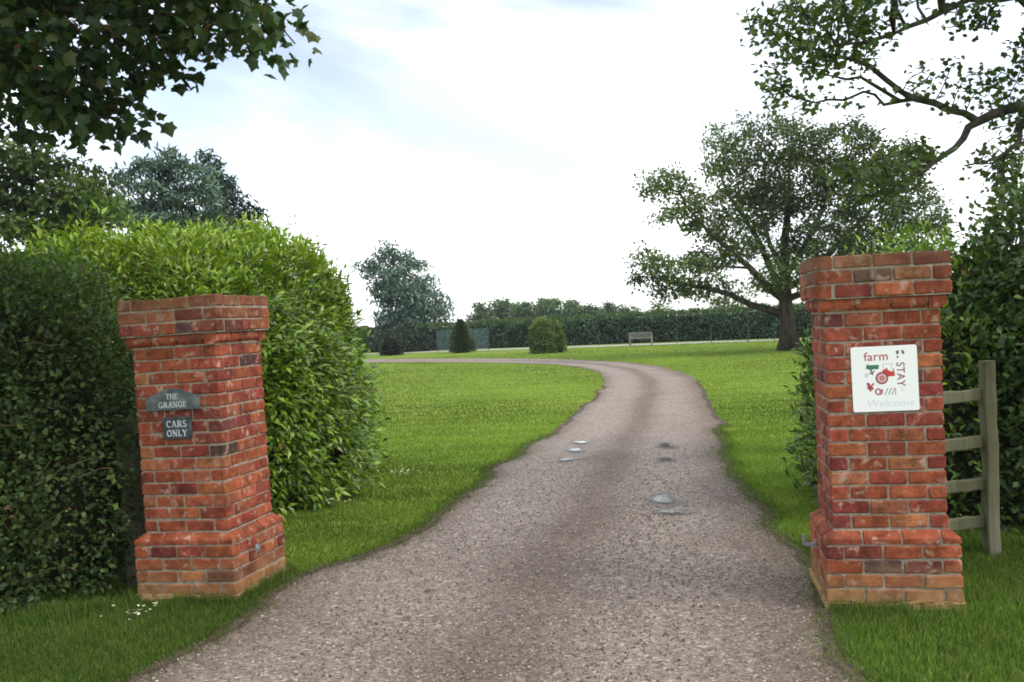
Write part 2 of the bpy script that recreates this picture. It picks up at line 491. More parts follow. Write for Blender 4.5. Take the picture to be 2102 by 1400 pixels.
rut = -.012 * (np.exp(-((acr - .27) / .1) ** 2) + np.exp(-((acr - .72) / .1) ** 2)) + .012
DZ = .006 + rut * .6
DV3 = np.column_stack([DV, DZ])
ii, jj = np.meshgrid(np.arange(ND - 1), np.arange(NA), indexing='ij')
q = (ii * (NA + 1) + jj).ravel()
DQ = np.stack([q, q + 1, q + NA + 2, q + NA + 1], 1)
drive = linkobj('drive', mesh_np('drive', DV3, DQ, M_GRAVEL, smooth=True, extra={'loose': loose}))
tag(drive, kind='structure')
POLY = np.concatenate([EL, ER[::-1]])
def in_drive(P, grow=0.0):
    """even-odd test for arrays of xy"""
    x, y = P[:, 0], P[:, 1]
    a = POLY[::2]; b = np.roll(a, -1, axis=0)
    ins = np.zeros(len(P), bool)
    for (x0, y0), (x1, y1) in zip(a, b):
        if y0 == y1: continue
        c = ((y0 > y) != (y1 > y))
        if c.any():
            ins ^= c & (x < (x1 - x0) * (y - y0) / (y1 - y0) + x0)
    return ins

# ------------------------------------------------------------------ leaf machinery
DIAMOND = (np.array([(0, 0, 0), (.33, .45, .06), (0, 1, -.05), (-.33, .45, .06)]), np.array([(0, 1, 2), (0, 2, 3)]))
LAUREL = (np.array([(0, 0, 0), (.17, .45, .03), (0, 1, -.22), (-.17, .45, .03), (0, .45, -.02)]), np.array([(0, 1, 4), (4, 1, 2), (0, 4, 3), (4, 2, 3)]))
_half = [(.14, .06), (.42, .04), (.40, .26), (.56, .50), (.30, .60)]
_out = [(0, 0)] + _half + [(0, 1.0)] + [(-x, y) for x, y in _half[::-1]]
MAPLE = (np.array([(x, y, -.30 * abs(x) - .15 * max(y - .5, 0)) for x, y in _out] + [(0, .38, .03)]),
         np.array([(12, i, (i + 1) % 12) for i in range(12)]))
NEEDLE = (np.array([(-.09, 0, 0), (.09, 0, 0), (.13, .6, .03), (0, 1, -.04), (-.13, .6, .03)]), np.array([(0, 1, 2), (0, 2, 4), (4, 2, 3)]))

def leaf_frames(axis, normal):
    a = unit(axis)
    n = normal - (normal * a).sum(1, keepdims=True) * a
    n = unit(n)
    b = np.cross(a, n)
    return b, a, n

def leaf_mesh(name, pos, axis, normal, size, tmpl, tint, mat):
    tv, tf = tmpl
    b, a, n = leaf_frames(axis, normal)
    size = np.broadcast_to(np.asarray(size, float), (len(pos),))
    V = pos[:, None, :] + size[:, None, None] * (tv[None, :, 0:1] * b[:, None, :] + tv[None, :, 1:2] * a[:, None, :] + tv[None, :, 2:3] * n[:, None, :])
    Fc = tf[None] + (np.arange(len(pos)) * len(tv))[:, None, None]
    tn = np.repeat(tint, len(tv), axis=0)
    return mesh_np(name, V.reshape(-1, 3), Fc.reshape(-1, tf.shape[1]), mat, tn)

def palette(rng, n, cols, wts, var=.18):
    cols = np.array(cols, float)
    k = rng.choice(len(cols), n, p=np.array(wts) / np.sum(wts))
    c = cols[k] * rng.normal(1, var, (n, 1)).clip(.45, 1.7) * rng.normal(1, .05, (n, 3))
    return c.clip(.002, .9)

def leaf_objects(root, pos, axis, normal, size, tmpl, tint, mat, idx):
    """the leaves that show largest, each an object of its own sharing a few meshes"""
    tv, tf = tmpl
    b, a, n = leaf_frames(axis, normal)
    base = np.array(root.location)
    k = 6
    order = np.argsort(tint[idx].sum(1))
    groups = np.array_split(np.asarray(idx)[order], k)
    for g in groups:
        c = tint[g].mean(0)
        me = mesh_np('leaf', tv, tf, mat, np.repeat(c[None], len(tv), 0))
        for i in g:
            o = linkobj('leaf', me, root)
            s = float(size[i])
            p = pos[i] - base
            o.matrix_basis = Matrix(((b[i, 0] * s, a[i, 0] * s, n[i, 0] * s, p[0]), (b[i, 1] * s, a[i, 1] * s, n[i, 1] * s, p[1]),
                                     (b[i, 2] * s, a[i, 2] * s, n[i, 2] * s, p[2]), (0, 0, 0, 1)))

def project(P):
    d = P - CAM
    z = d @ FW
    zz = np.where(np.abs(z) < 1e-6, 1e-6, z)
    return PW / 2 + F * (d @ RT) / zz, PH / 2 - F * (d @ UP) / zz, z

def largest(pos, axis, normal, size, count, rng, cell=14):
    """indices of about `count` leaves that show largest and unhidden from the photo's viewpoint"""
    x, y, z = project(pos)
    b, a, n = leaf_frames(axis, normal)
    vd = unit(pos - CAM)
    face = np.abs((n * vd).sum(1))
    ok = (z > .5) & (x > 0) & (x < PW) & (y > 0) & (y < PH)
    sc = np.where(ok, size / np.maximum(z, .5) * (.25 + face), -1)
    # nearest leaf of each screen cell counts as unhidden
    key = (np.floor(x / cell).astype(np.int64) * 4096 + np.floor(y / cell).astype(np.int64))
    o = np.lexsort((z, key))
    first = np.ones(len(o), bool)
    first[1:] = key[o][1:] != key[o][:-1]
    front = o[first]
    front = front[sc[front] > 0]
    return front[np.argsort(-sc[front])[:count]]

# ------------------------------------------------------------------ trees
def colonize(seeds, A, D, di, dk, rng, iters=120, maxn=9000, up=.05, wob=.18, jit_=0.0):
    """space colonisation. seeds: list of (polyline points, index of parent seed-node or -1)"""
    pos, par, sr = [], [], []
    for sd in seeds:
        pl, p = sd[0], sd[1]
        ra = sd[2] if len(sd) > 2 else None
        first = len(pos)
        prev = p
        for k, pt_ in enumerate(pl):
            pt_ = np.asarray(pt_, float)
            if prev >= 0:
                q0 = pos[prev]
                m = max(1, int(np.linalg.norm(pt_ - q0) / D))
                for s in range(1, m + 1):
                    pos.append(q0 + (pt_ - q0) * s / m); par.append(prev); prev = len(pos) - 1
            else:
                pos.append(pt_); par.append(-1); prev = len(pos) - 1
        c_ = len(pos) - first
        sr += list(np.linspace(ra[0], ra[1], c_)) if ra else [0.0] * c_
    pos = [np.array(p) for p in pos]
    if jit_:
        for k in range(1, len(pos)): pos[k] = pos[k] + rng.normal(0, jit_, 3)
    X = np.array(pos)
    alive = np.ones(len(A), bool)
    near = np.zeros(len(A), int); dist = np.full(len(A), 1e9)
    def upd(new, off):
        nonlocal near, dist
        for c in range(0, len(new), 400):
            dd = np.linalg.norm(A[:, None] - new[None, c:c + 400], axis=2)
            j = dd.argmin(1); dm = dd[np.arange(len(A)), j]
            b = dm < dist
            dist = np.where(b, dm, dist); near = np.where(b, j + c + off, near)
    upd(X, 0)
    P = list(par)
    nch = {}
    for it in range(iters):
        act = alive & (dist < di)
        if not act.any() or len(X) > maxn: break
        nd = np.unique(near[act])
        S = np.zeros((len(X), 3))
        np.add.at(S, near[act], unit(A[act] - X[near[act]]))
        dirs = unit(unit(S[nd]) + rng.normal(0, wob, (len(nd), 3)) + np.array([0, 0, up]))
        keep = np.array([nch.get(i, 0) < 3 for i in nd])
        nd, dirs = nd[keep], dirs[keep]
        if len(nd) == 0: break
        for i in nd: nch[i] = nch.get(i, 0) + 1
        new = X[nd] + dirs * D
        off = len(X)
        X = np.concatenate([X, new]); P += list(nd)
        upd(new, off)
        alive &= dist > dk
    return X, np.array(P), np.array(sr)

def radii(P, r0, n=2.35, rmax=9):
    r = np.zeros(len(P)); cnt = np.zeros(len(P), int)
    for i in range(len(P)):
        if P[i] >= 0: cnt[P[i]] += 1
    acc = np.zeros(len(P))
    for i in range(len(P) - 1, -1, -1):
        r[i] = max(acc[i] ** (1 / n) if acc[i] > 0 else 0, r0)
        if P[i] >= 0: acc[P[i]] += r[i] ** n
    return np.minimum(r, rmax), cnt

def branch_mesh(name, X, P, r, mat, k=6, rmin=0, flare=None):
    n = len(X)
    main = np.full(n, -1)
    for i in range(n):
        p = P[i]
        if p >= 0 and (main[p] < 0 or r[i] > r[main[p]]): main[p] = i
    d = np.zeros((n, 3))
    for i in range(n):
        a = X[P[i]] if P[i] >= 0 else X[i] - (X[main[i]] - X[i] if main[i] >= 0 else np.array([0, 0, 1]))
        c = X[main[i]] if main[i] >= 0 else X[i]
        d[i] = c - a
    d = unit(d)
    C, Dr, R = [X], [d], [r.copy()]
    if flare is not None: R[0] = R[0] * flare
    ex = [i for i in range(n) if P[i] >= 0 and main[P[i]] != i and r[i] > rmin]
    ms = np.array([i for i in range(n) if P[i] >= 0 and main[P[i]] == i and r[i] > rmin], int)
    ex = np.array(ex, int)
    if len(ex):
        C.append(X[P[ex]]); Dr.append(unit(X[ex] - X[P[ex]])); R.append(np.minimum(r[ex] * 1.25, R[0][P[ex]]))
    C, Dr, R = np.concatenate(C), np.concatenate(Dr), np.concatenate(R)
    ref = np.where(np.abs(Dr[:, 2:3]) > .95, np.array([[1.0, 0, 0]]), np.array([[0, 0, 1.0]]))
    u = unit(np.cross(Dr, ref)); v = np.cross(Dr, u)
    an = np.arange(k) * 2 * math.pi / k
    V = C[:, None] + R[:, None, None] * (np.cos(an)[None, :, None] * u[:, None] + np.sin(an)[None, :, None] * v[:, None])
    st = np.concatenate([P[ms], n + np.arange(len(ex))]).astype(int)
    en = np.concatenate([ms, ex]).astype(int)
    j = np.arange(k); j2 = (j + 1) % k
    Q = np.stack([st[:, None] * k + j, st[:, None] * k + j2, en[:, None] * k + j2, en[:, None] * k + j], 2).reshape(-1, 4)
    return mesh_np(name, V.reshape(-1, 3), Q, mat, smooth=True)

def in_lobes(lobes, rng, per, shell=.55):
    """attraction points inside ellipsoids given as (px,py,rx_px,ry_px,distance,depth_radius_m)"""
    out_ = []
    area = np.array([l[2] * l[3] for l in lobes], float)
    cnt = np.maximum((per * area / area.sum()).astype(int), 6)
    for l, c in zip(lobes, cnt):
        d = unit(rng.normal(size=(c, 3)))
        rr = rng.uniform(shell ** 3, 1, c) ** (1 / 3)
        o = d * rr[:, None]
        ctr = at(l[0], l[1], l[4])
        s = l[4] / F
        out_.append(ctr + RT * (o[:, 0:1] * l[2] * s) + UP * (o[:, 1:2] * l[3] * s) + FW * (o[:, 2:3] * l[5]))
    return np.concatenate(out_)

def make_tree(name, label, cat, base, seeds, lobes, rng, nattr, D, di, dk, r0, leaf, nper, lsize, spread, cols, wts, mat,
              group=None, bark=M_BARK, shell=.5, n_exp=2.35, twig=None, droop=.25, big=0, k=6, rmin=0, up=.05, rmax=9, flat=1.0, baseflare=1.35, extra_pts=None, loc=None, jit_=0.0, clump=.16):
    A = in_lobes(lobes, rng, nattr, shell)
    if extra_pts is not None: A = np.concatenate([A, extra_pts])
    X, P, sr = colonize(seeds, A, D, di, dk, rng, up=up, jit_=jit_)
    r, cnt = radii(P, r0, n_exp, rmax)
    r[:len(sr)] = np.where(sr > 0, np.maximum(np.minimum(r[:len(sr)], sr * 1.35), sr), r[:len(sr)])
    root = thing(name, tuple(base), label, cat, group)
    b = np.array(base, float)
    h = X[:, 2] - b[2]
    fl = 1 + (baseflare - 1) * np.exp(-np.maximum(h, 0) / (.35 + r.max()))
    linkobj('trunk', branch_mesh('trunk', X - b, P, r, bark, k, rmin, fl), root)
    tw = np.where(r <= (twig or r0 * 2.2))[0]
    tw = tw[P[tw] >= 0]
    n = len(tw) * nper
    i = np.repeat(tw, nper)
    t = rng.uniform(0, 1, (n, 1))
    pos = X[P[i]] * (1 - t) + X[i] * t + rng.normal(0, 1, (n, 3)).clip(-1.35, 1.35) * spread * np.array([1, 1, flat])
    ax = unit(X[i] - X[P[i]]) * .5 + unit(rng.normal(size=(n, 3))) * .9 + np.array([0, 0, -droop])
    nm = unit(rng.normal(size=(n, 3))) * .75 + np.array([0, 0, 1.0])
    sz = lsize * rng.uniform(.6, 1.2, n)
    tint = palette(rng, n, cols, wts) * np.array([1.18, 1.24, 1.10])
    pn = SinNoise(rng.integers(1e6), 1.2 / max(spread * 6, .3))(pos)
    tint *= (1 + clump * pn)[:, None].clip(.45, 1.7)
    if big:
        idx = largest(pos, ax, nm, sz, big, rng)
        leaf_objects(root, pos, ax, nm, sz, leaf, tint, mat, idx)
        m = np.ones(n, bool); m[idx] = False
        pos, ax, nm, sz, tint = pos[m], ax[m], nm[m], sz[m], tint[m]
    fo = linkobj('foliage', leaf_mesh('foliage', pos - b, ax, nm, sz, leaf, tint, mat), root)
    fo['kind'] = 'stuff'
    return root, X, P

def G(px, py, d=None):
    return ground_at(px, py)

# ------------------------------------------------------------------ hedges
def dome_points(n, a, b, H, p, qz, rng):
    """points and normals on a rounded hedge |x/a|^p+|y/b|^p, z/H"""
    areas = np.array([2 * a * H * 2, 2 * b * H * 2, 4 * a * b])
    f = rng.choice(3, n, p=areas / areas.sum())
    u, v = rng.uniform(-1, 1, n), rng.uniform(-1, 1, n)
    w0 = rng.uniform(0, 1, n)
    s = rng.choice([-1.0, 1.0], n)
    d = np.where((f == 0)[:, None], np.stack([u, s, w0], 1), np.where((f == 1)[:, None], np.stack([s, u, w0], 1), np.stack([u, v, np.ones(n)], 1)))
    ad = np.abs(d)
    A = (ad[:, 0] ** p + ad[:, 1] ** p)
    t = (np.maximum(A, 1e-9) ** (qz / p) + ad[:, 2] ** qz) ** (-1 / qz)
    U = d * t[:, None]
    au = np.abs(U)
    A = np.maximum(au[:, 0] ** p + au[:, 1] ** p, 1e-9)
    g = np.stack([A ** (qz / p - 1) * au[:, 0] ** (p - 1) * np.sign(U[:, 0]) / a, A ** (qz / p - 1) * au[:, 1] ** (p - 1) * np.sign(U[:, 1]) / b, au[:, 2] ** (qz - 1) / H], 1)
    return U * np.array([a, b, H]), unit(g)

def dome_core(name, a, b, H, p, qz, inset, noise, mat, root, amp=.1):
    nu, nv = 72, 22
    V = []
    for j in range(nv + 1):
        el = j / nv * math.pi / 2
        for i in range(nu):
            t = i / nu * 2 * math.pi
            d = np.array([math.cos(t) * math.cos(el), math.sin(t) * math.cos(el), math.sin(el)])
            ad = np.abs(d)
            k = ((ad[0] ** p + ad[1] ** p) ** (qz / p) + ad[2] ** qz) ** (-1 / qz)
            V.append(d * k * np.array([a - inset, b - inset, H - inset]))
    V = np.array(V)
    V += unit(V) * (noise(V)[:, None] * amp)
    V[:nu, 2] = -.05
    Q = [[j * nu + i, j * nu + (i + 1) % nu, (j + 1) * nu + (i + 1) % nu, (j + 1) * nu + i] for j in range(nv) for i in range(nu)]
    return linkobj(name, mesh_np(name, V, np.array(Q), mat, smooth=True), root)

def make_hedge(name, label, cat, c, a, b, H, p, qz, n, rng, leaf, lsize, cols, wts, mat, amp=.12, nscale=1.3, depth=.16, out=.5, upb=.35, rot=0,
               big=0, inset=.22, shoots=0, shootcols=None, group=None, zmin=.03, topcols=None, clump=0, nbias=1.0, keep=None):
    root = thing(name, (c[0], c[1], 0), label, cat, group)
    noise = SinNoise(int(rng.integers(1e6)), nscale)
    dome_core('stems', a, b, H, p, qz, inset, noise, M_CORE, root, amp)
    P, nm0 = dome_points(n, a, b, H, p, qz, rng)
    P = P + unit(P) * (noise(P)[:, None] * amp)
    fine = SinNoise(int(rng.integers(1e6)), 7.0)
    P = P + nm0 * (fine(P)[:, None] * .05 + rng.normal(-.2, 1, (n, 1)) * depth * .5)
    if clump:                    # leaves gather in sprigs
        nc = n // clump
        idc = rng.integers(0, nc, n)
        P = P[idc] + rng.normal(0, lsize * .55, (n, 3)).clip(-lsize, lsize); nm0 = nm0[idc]
    ax = nm0 * out + unit(rng.normal(size=(n, 3))) * .7 + np.array([0, 0, upb])
    nm = nm0 * .6 * nbias + np.array([0, 0, .8]) + unit(rng.normal(size=(n, 3))) * .6
    sz = lsize * rng.uniform(.42, 1.25, n)
    tint = palette(rng, n, cols, wts, .26)
    tint *= (1 + .16 * SinNoise(int(rng.integers(1e6)), 2.2)(P))[:, None].clip(.5, 1.6)
    dead = rng.uniform(size=n) < .006
    tint[dead] = palette(rng, int(dead.sum()), [(.22, .17, .05), (.16, .09, .035)], [1, 1])
    if topcols is not None:      # young growth on the sunny top
        pt_ = ((P[:, 2] / H) ** 4 * .9 * nm0[:, 2].clip(0, 1) + .12 * np.maximum(noise(P), 0))
        pick = rng.uniform(size=n) < pt_
        tint[pick] = palette(rng, int(pick.sum()), topcols, [1] * len(topcols))
    if shoots:                   # upright new shoots poking out of the clipped face
        sp, sn = dome_points(shoots * 3, a, b, H, p, qz, rng)
        sp = sp[sp[:, 2] > H * .25][:shoots]; sn = sn[:len(sp)]
        sp += unit(sp) * (noise(sp)[:, None] * amp)
        m = 7
        t = np.tile(np.linspace(0, 1, m), len(sp))
        L = np.repeat(rng.uniform(.08, .26, len(sp)), m)
        dr = np.repeat(unit(np.array([0, 0, 1.0]) + rng.normal(0, .22, (len(sp), 3)) + sn * .25), m, 0)
        pp = np.repeat(sp, m, 0) + dr * (t * L)[:, None]
        aa = unit(rng.normal(size=(len(pp), 3)) * np.array([1, 1, .3])) * .8 + dr * .9
        P = np.concatenate([P, pp]); ax = np.concatenate([ax, aa])
        nm = np.concatenate([nm, dr + rng.normal(0, .3, dr.shape)])
        sz = np.concatenate([sz, lsize * rng.uniform(.6, 1.0, len(pp))])
        tint = np.concatenate([tint, palette(rng, len(pp), shootcols, [1] * len(shootcols))])
    ok = P[:, 2] > zmin
    cr_, sr_ = math.cos(rot), math.sin(rot)
    Rm = np.array([[cr_, -sr_, 0], [sr_, cr_, 0], [0, 0, 1]])
    P, ax, nm, sz, tint = P[ok] @ Rm.T, ax[ok] @ Rm.T, nm[ok] @ Rm.T, sz[ok], tint[ok]
    root.children[0].rotation_euler.z = rot
    W = P + np.array([c[0], c[1], 0])
    if keep is not None:
        kk = keep(W)
        P, ax, nm, sz, tint, W = P[kk], ax[kk], nm[kk], sz[kk], tint[kk], W[kk]
    if big:
        idx = largest(W, ax, nm, sz, big, rng)
        leaf_objects(root, W, ax, nm, sz, leaf, tint, mat, idx)
        m = np.ones(len(P), bool); m[idx] = False
        P, ax, nm, sz, tint = P[m], ax[m], nm[m], sz[m], tint[m]
    fo = linkobj('foliage', leaf_mesh('foliage', P, ax, nm, sz, leaf, tint, mat), root)
    fo['kind'] = 'stuff'
    return root

# ------------------------------------------------------------------ brick gate pillars
CH = 0.0877          # course height
BL, BD, BH, JT = 0.2125, 0.1025, 0.0755, 0.0125
WS, WB, WC = 0.6625, 0.7775, 0.7225
_rb = random.Random(11)
def brick_box(L_, D_, H_, r):
    bm = bmesh.new()
    bm_box(bm, -L_ / 2, L_ / 2, -D_ / 2, D_ / 2, -H_ / 2, H_ / 2)
    for v in bm.verts:
        v.co += Vector((r.uniform(-.003, .003), r.uniform(-.002, .002), r.uniform(-.002, .002)))
    bevel(bm, r.uniform(.004, .008))
    for v in bm.verts:
        v.co += Vector((r.uniform(-.0015, .0015), r.uniform(-.0012, .0012), r.uniform(-.0015, .0015)))
    return mesh_bm('brick', bm, M_BRICK)
BRICKS = [brick_box(BL, BD, BH, _rb) for _ in range(14)]
HALVES = [brick_box(BD, BD, BH, _rb) for _ in range(6)]
def plinth_brick(corner, r):
    """sloping-topped plinth brick; corner = -1 / +1 / 0 for the end that turns the corner"""
    bm = bmesh.new()
    s = .052
    x0, x1, y0, y1, z0, z1, zm = -BL / 2, BL / 2, -BD / 2, BD / 2, -BH / 2, BH / 2, -BH / 2 + .034
    a0 = x0 + (s if corner < 0 else 0); a1 = x1 - (s if corner > 0 else 0)
    rings = [[(x0, y0, z0), (x1, y0, z0), (x1, y1, z0), (x0, y1, z0)], [(x0, y0, zm), (x1, y0, zm), (x1, y1, zm), (x0, y1, zm)],
             [(a0, y0 + s, z1), (a1, y0 + s, z1), (a1, y1, z1), (a0, y1, z1)]]
    R = [[bm.verts.new(c) for c in ring] for ring in rings]
    bm.faces.new(R[0][::-1]); bm.faces.new(R[2])
    for k in range(2):
        for i in range(4):
            bm.faces.new((R[k][i], R[k][(i + 1) % 4], R[k + 1][(i + 1) % 4], R[k + 1][i]))
    bevel(bm, .004)
    for v in bm.verts: v.co += Vector((r.uniform(-.0015, .0015),) * 3)
    return mesh_bm('plinth_brick', bm, M_BRICK)
PLINTH = {c: [plinth_brick(c, _rb) for _ in range(4)] for c in (-1, 0, 1)}
def corbel_brick(L_, r):
    """bullnosed on its lower outer edge"""
    bm = bmesh.new()
    pr = [(-BD / 2 + .05, -BH / 2), (-BD / 2 + .022, -BH / 2 + .006), (-BD / 2 + .005, -BH / 2 + .024), (-BD / 2, -BH / 2 + .042), (-BD / 2, BH / 2 - .004), (-BD / 2 + .005, BH / 2), (BD / 2, BH / 2), (BD / 2, -BH / 2)]
    A = [bm.verts.new((-L_ / 2 + r.uniform(-.002, .002), y, z)) for y, z in pr]
    B = [bm.verts.new((L_ / 2 + r.uniform(-.002, .002), y, z)) for y, z in pr]
    bm.faces.new(A); bm.faces.new(B[::-1])
    for i in range(len(pr)):
        j = (i + 1) % len(pr)
        bm.faces.new((A[i], B[i], B[j], A[j]))
    return mesh_bm('corbel_brick', bm, M_BRICK)
def round_brick(end, r):
    bm = bmesh.new()
    bm_box(bm, -BL / 2, BL / 2, -BD / 2, BD / 2, -BH / 2, BH / 2)
    e = [e for e in bm.edges if all(abs(v.co.x - end * BL / 2) < 1e-5 and v.co.y < 0 for v in e.verts)]
    bmesh.ops.bevel(bm, geom=e, offset=.062, segments=5, affect='EDGES', profile=.5)
    for v in bm.verts: v.co += Vector((r.uniform(-.002, .002), r.uniform(-.002, .002), r.uniform(-.0015, .0015)))
    return mesh_bm('bullnose_brick', bm, M_BRICK)
ROUND = {c: [round_brick(c, _rb) for _ in range(2)] for c in (-1, 1)}
CORBEL = [corbel_brick((WC - BD - 3 * JT) / 3, _rb) for _ in range(5)]

PAL = [((.365, .092, .042), 24), ((.325, .077, .038), 26), ((.28, .060, .036), 20), ((.225, .046, .034), 11), ((.160, .044, .038), 4), ((.115, .058, .052), 3), ((.38, .125, .060), 12)]
def brick_col(r):
    c = r.choices([p[0] for p in PAL], [p[1] for p in PAL])[0]
    k = r.uniform(.82, 1.14)
    return (c[0] * k, c[1] * k * r.uniform(.9, 1.15), c[2] * k * r.uniform(.9, 1.1), 1)

def courses(kind, W, k):
    """(side, t-centre, length, corner) of every brick of a ring course"""
    L_ = []
    for s in range(4):
        if kind == 'shaft':
            if (s + k) % 2 == 0:
                for i in range(3): L_.append((s, -W / 2 + BL / 2 + i * (BL + JT), BL, 0))
            else:
                l = (W - 2 * (BD + JT) - JT) / 2
                for i in range(2): L_.append((s, -W / 2 + BD + JT + l / 2 + i * (l + JT), l, 0))
        else:
            l = (W - BD - 3 * JT) / 3
            for i in range(3):
                t = -W / 2 + l / 2 + i * (l + JT)
                L_.append((s, t if k % 2 == 0 else -t, l, ((-1 if k % 2 == 0 else 1) if i == 0 else 0)))
    return L_

def pillar(label, corner, sign, ang, lean, seed, rounded=False):
    du = Vector((math.cos(ang), math.sin(ang), 0)); dv = Vector((-math.sin(ang), math.cos(ang), 0))
    c = Vector((corner[0], corner[1], .05)) + du * (sign * WS / 2) + dv * (WS / 2)
    root = thing('gate_pillar', c, label, 'gate pillar', 'brick pillars of the gateway', (0, lean, ang))
    r = random.Random(seed)
    # mortar body
    bm = bmesh.new()
    e = .0085
    bm_box(bm, -WB / 2 + e, WB / 2 - e, -WB / 2 + e, WB / 2 - e, -.08, 4.42 * CH)
    bm_box(bm, -WS / 2 + e, WS / 2 - e, -WS / 2 + e, WS / 2 - e, 4.42 * CH, 20 * CH)
    bm_box(bm, -WC / 2 + .03, WC / 2 - .03, -WC / 2 + .03, WC / 2 - .03, 20 * CH - .004, 20.5 * CH)
    bm_box(bm, -WC / 2 + e, WC / 2 - e, -WC / 2 + e, WC / 2 - e, 20.5 * CH, 21 * CH)
    cap = bm_box(bm, -WB / 2 + e, WB / 2 - e, -WB / 2 + e, WB / 2 - e, 21 * CH - .003, 24 * CH - .014)
    if rounded:
        ed = [x for x in cap[0].link_edges if x.other_vert(cap[0]) is cap[4]]
        bmesh.ops.bevel(bm, geom=ed, offset=.066, segments=5, affect='EDGES', profile=.5)
    linkobj('mortar', mesh_bm('mortar', bm, M_MORTAR), root)
    # mortar fillet behind the sloping plinth
    bm = bmesh.new()
    a, b_ = WB / 2 - .016, WS / 2 - .006
    z0, z1 = 4.40 * CH, 5 * CH - .004
    A = [bm.verts.new((x, y, z0)) for x, y in ((-a, -a), (a, -a), (a, a), (-a, a))]
    B = [bm.verts.new((x, y, z1)) for x, y in ((-b_, -b_), (b_, -b_), (b_, b_), (-b_, b_))]
    for i in range(4): bm.faces.new((A[i], A[(i + 1) % 4], B[(i + 1) % 4], B[i]))
    bm.faces.new(B)
    linkobj('mortar', mesh_bm('mortar', bm, M_MORTAR), root)
    # weathered crown of mortar on top
    n = 14
    V = []; nn = SinNoise(seed, 9)
    for j in range(n + 1):
        for i in range(n + 1):
            V.append(((i / n - .5) * (WB - .03), (j / n - .5) * (WB - .03), 0))
    V = np.array(V); ed = np.minimum(1, 3.2 * np.minimum(.5 - np.abs(V[:, 0] / (WB - .03)), .5 - np.abs(V[:, 1] / (WB - .03))))
    V[:, 2] = 24 * CH - .016 + ed * (.012 + .004 * nn(V))
    q_ = np.array([(j * (n + 1) + i, j * (n + 1) + i + 1, (j + 1) * (n + 1) + i + 1, (j + 1) * (n + 1) + i) for j in range(n) for i in range(n)])
    linkobj('capping', mesh_np('capping', V, q_, M_MORTAR, smooth=True), root)
    # sandy footing
    bm = bmesh.new()
    bm_box(bm, -WB / 2 - .012, WB / 2 + .012, -WB / 2 - .012, WB / 2 + .012, -.11, .012)
    bmesh.ops.subdivide_edges(bm, edges=bm.edges[:], cuts=5, use_grid_fill=True)
    for v in bm.verts: v.co += Vector((r.uniform(-.006, .006), r.uniform(-.006, .006), r.uniform(-.010, .008)))
    linkobj('footing', mesh_bm('footing', bm, M_FOOT), root)
    for k in range(24):
        z = (k + .5) * CH
        if k < 5: kind, W = 'pin', WB
        elif k < 20: kind, W = 'shaft', WS
        elif k == 20: kind, W = 'pin', WC
        else: kind, W = 'pin', WB
        for s, t, l, cor in courses(kind, W, k):
            pieces = [(t, l)]
            if k == 21 and r.random() < .55 and cor == 0:
                h = (l - JT * .7) / 2
                pieces = [(t - (h + JT * .7) / 2, h), (t + (h + JT * .7) / 2, h)]
            for tt, ll in pieces:
                if k == 4: me = r.choice(PLINTH[cor])
                elif k == 20: me = r.choice(CORBEL)
                elif rounded and k > 20 and ((cor == -1 and s == 0) or (cor == 1 and s == 3)): me = r.choice(ROUND[cor])
                elif ll < .12: me = r.choice(HALVES)
                else: me = r.choice(BRICKS)
                o = linkobj('brick', me, root)
                push = max(-.002, min(.004, r.gauss(.0005, .0020))) + (r.uniform(-.001, .014) if k == 21 else 0)
                loc = Vector((tt, -W / 2 + BD / 2 - push, z + r.gauss(0, .0012)))
                R = Matrix.Rotation(s * math.pi / 2, 4, 'Z')
                o.location = R @ loc
                o.rotation_euler = (r.gauss(0, .004), r.gauss(0, .006), s * math.pi / 2 + r.gauss(0, .005))
                if k == 20: o.scale = (1, 1, 1)
                elif ll >= .12: o.scale = (ll / BL, 1, r.uniform(.96, 1.04))
                else: o.scale = (ll / BD, 1, r.uniform(.95, 1.03))
                col_ = brick_col(r)
                if k in (4, 20) : col_ = tuple(np.array(brick_col(r)) * .25 + np.array((.34, .082, .036, 1)) * .75)
                if k == 0: col_ = tuple(np.array(col_) * .72 + np.array((.42, .20, .085, 1)) * .28)
                o.color = col_
    return root

pil_l = pillar('red brick gate pillar with two small slate plaques, at the laurel hedge', (-2.050, 6.814), -1, -.230, -.0136, 5)
pil_r = pillar('red brick gate pillar carrying the square white sign, beside the rail fence', (1.896, 5.925), 1, -.176, .0066, 8, True)
bpy.context.view_layer.update()

def hinge(root, x, y, z, rz, pin=True):
    """galvanised gate hook: plate, bar and upright pin"""
    M = Matrix.Translation((x, y, z)) @ Matrix.Rotation(rz, 4, 'Z')
    bm = bmesh.new()
    bm_box(bm, -.022, .022, -.006, 0, -.028, .028, M)
    bm_box(bm, -.010, .010, -.075 if pin else -.02, -.006, -.010, .010, M)
    if pin: bmesh.ops.create_cone(bm, cap_ends=True, segments=10, radius1=.011, radius2=.011, depth=.07, matrix=M @ Matrix.Translation((0, -.075, .03)))
    linkobj('gate_hook', mesh_bm('gate_hook', bm, M_METAL), root)
hinge(pil_r, -WB / 2 - .001, .05, 2.95 * CH, -math.pi / 2)
hinge(pil_l, WB / 2 + .001, -.06, 2.9 * CH, math.pi / 2, False)

# ------------------------------------------------------------------ plaques and the white sign
def sign_root(name, label, cat, pil, x, z, tilt=0.0, out_=.004):
    M = pil.matrix_world @ Matrix.Translation((x, -WS / 2 - out_, z)) @ Matrix.Rotation(tilt, 4, 'Y')
    t = thing(name, (0, 0, 0), label, cat)
    t.matrix_world = M
    return t

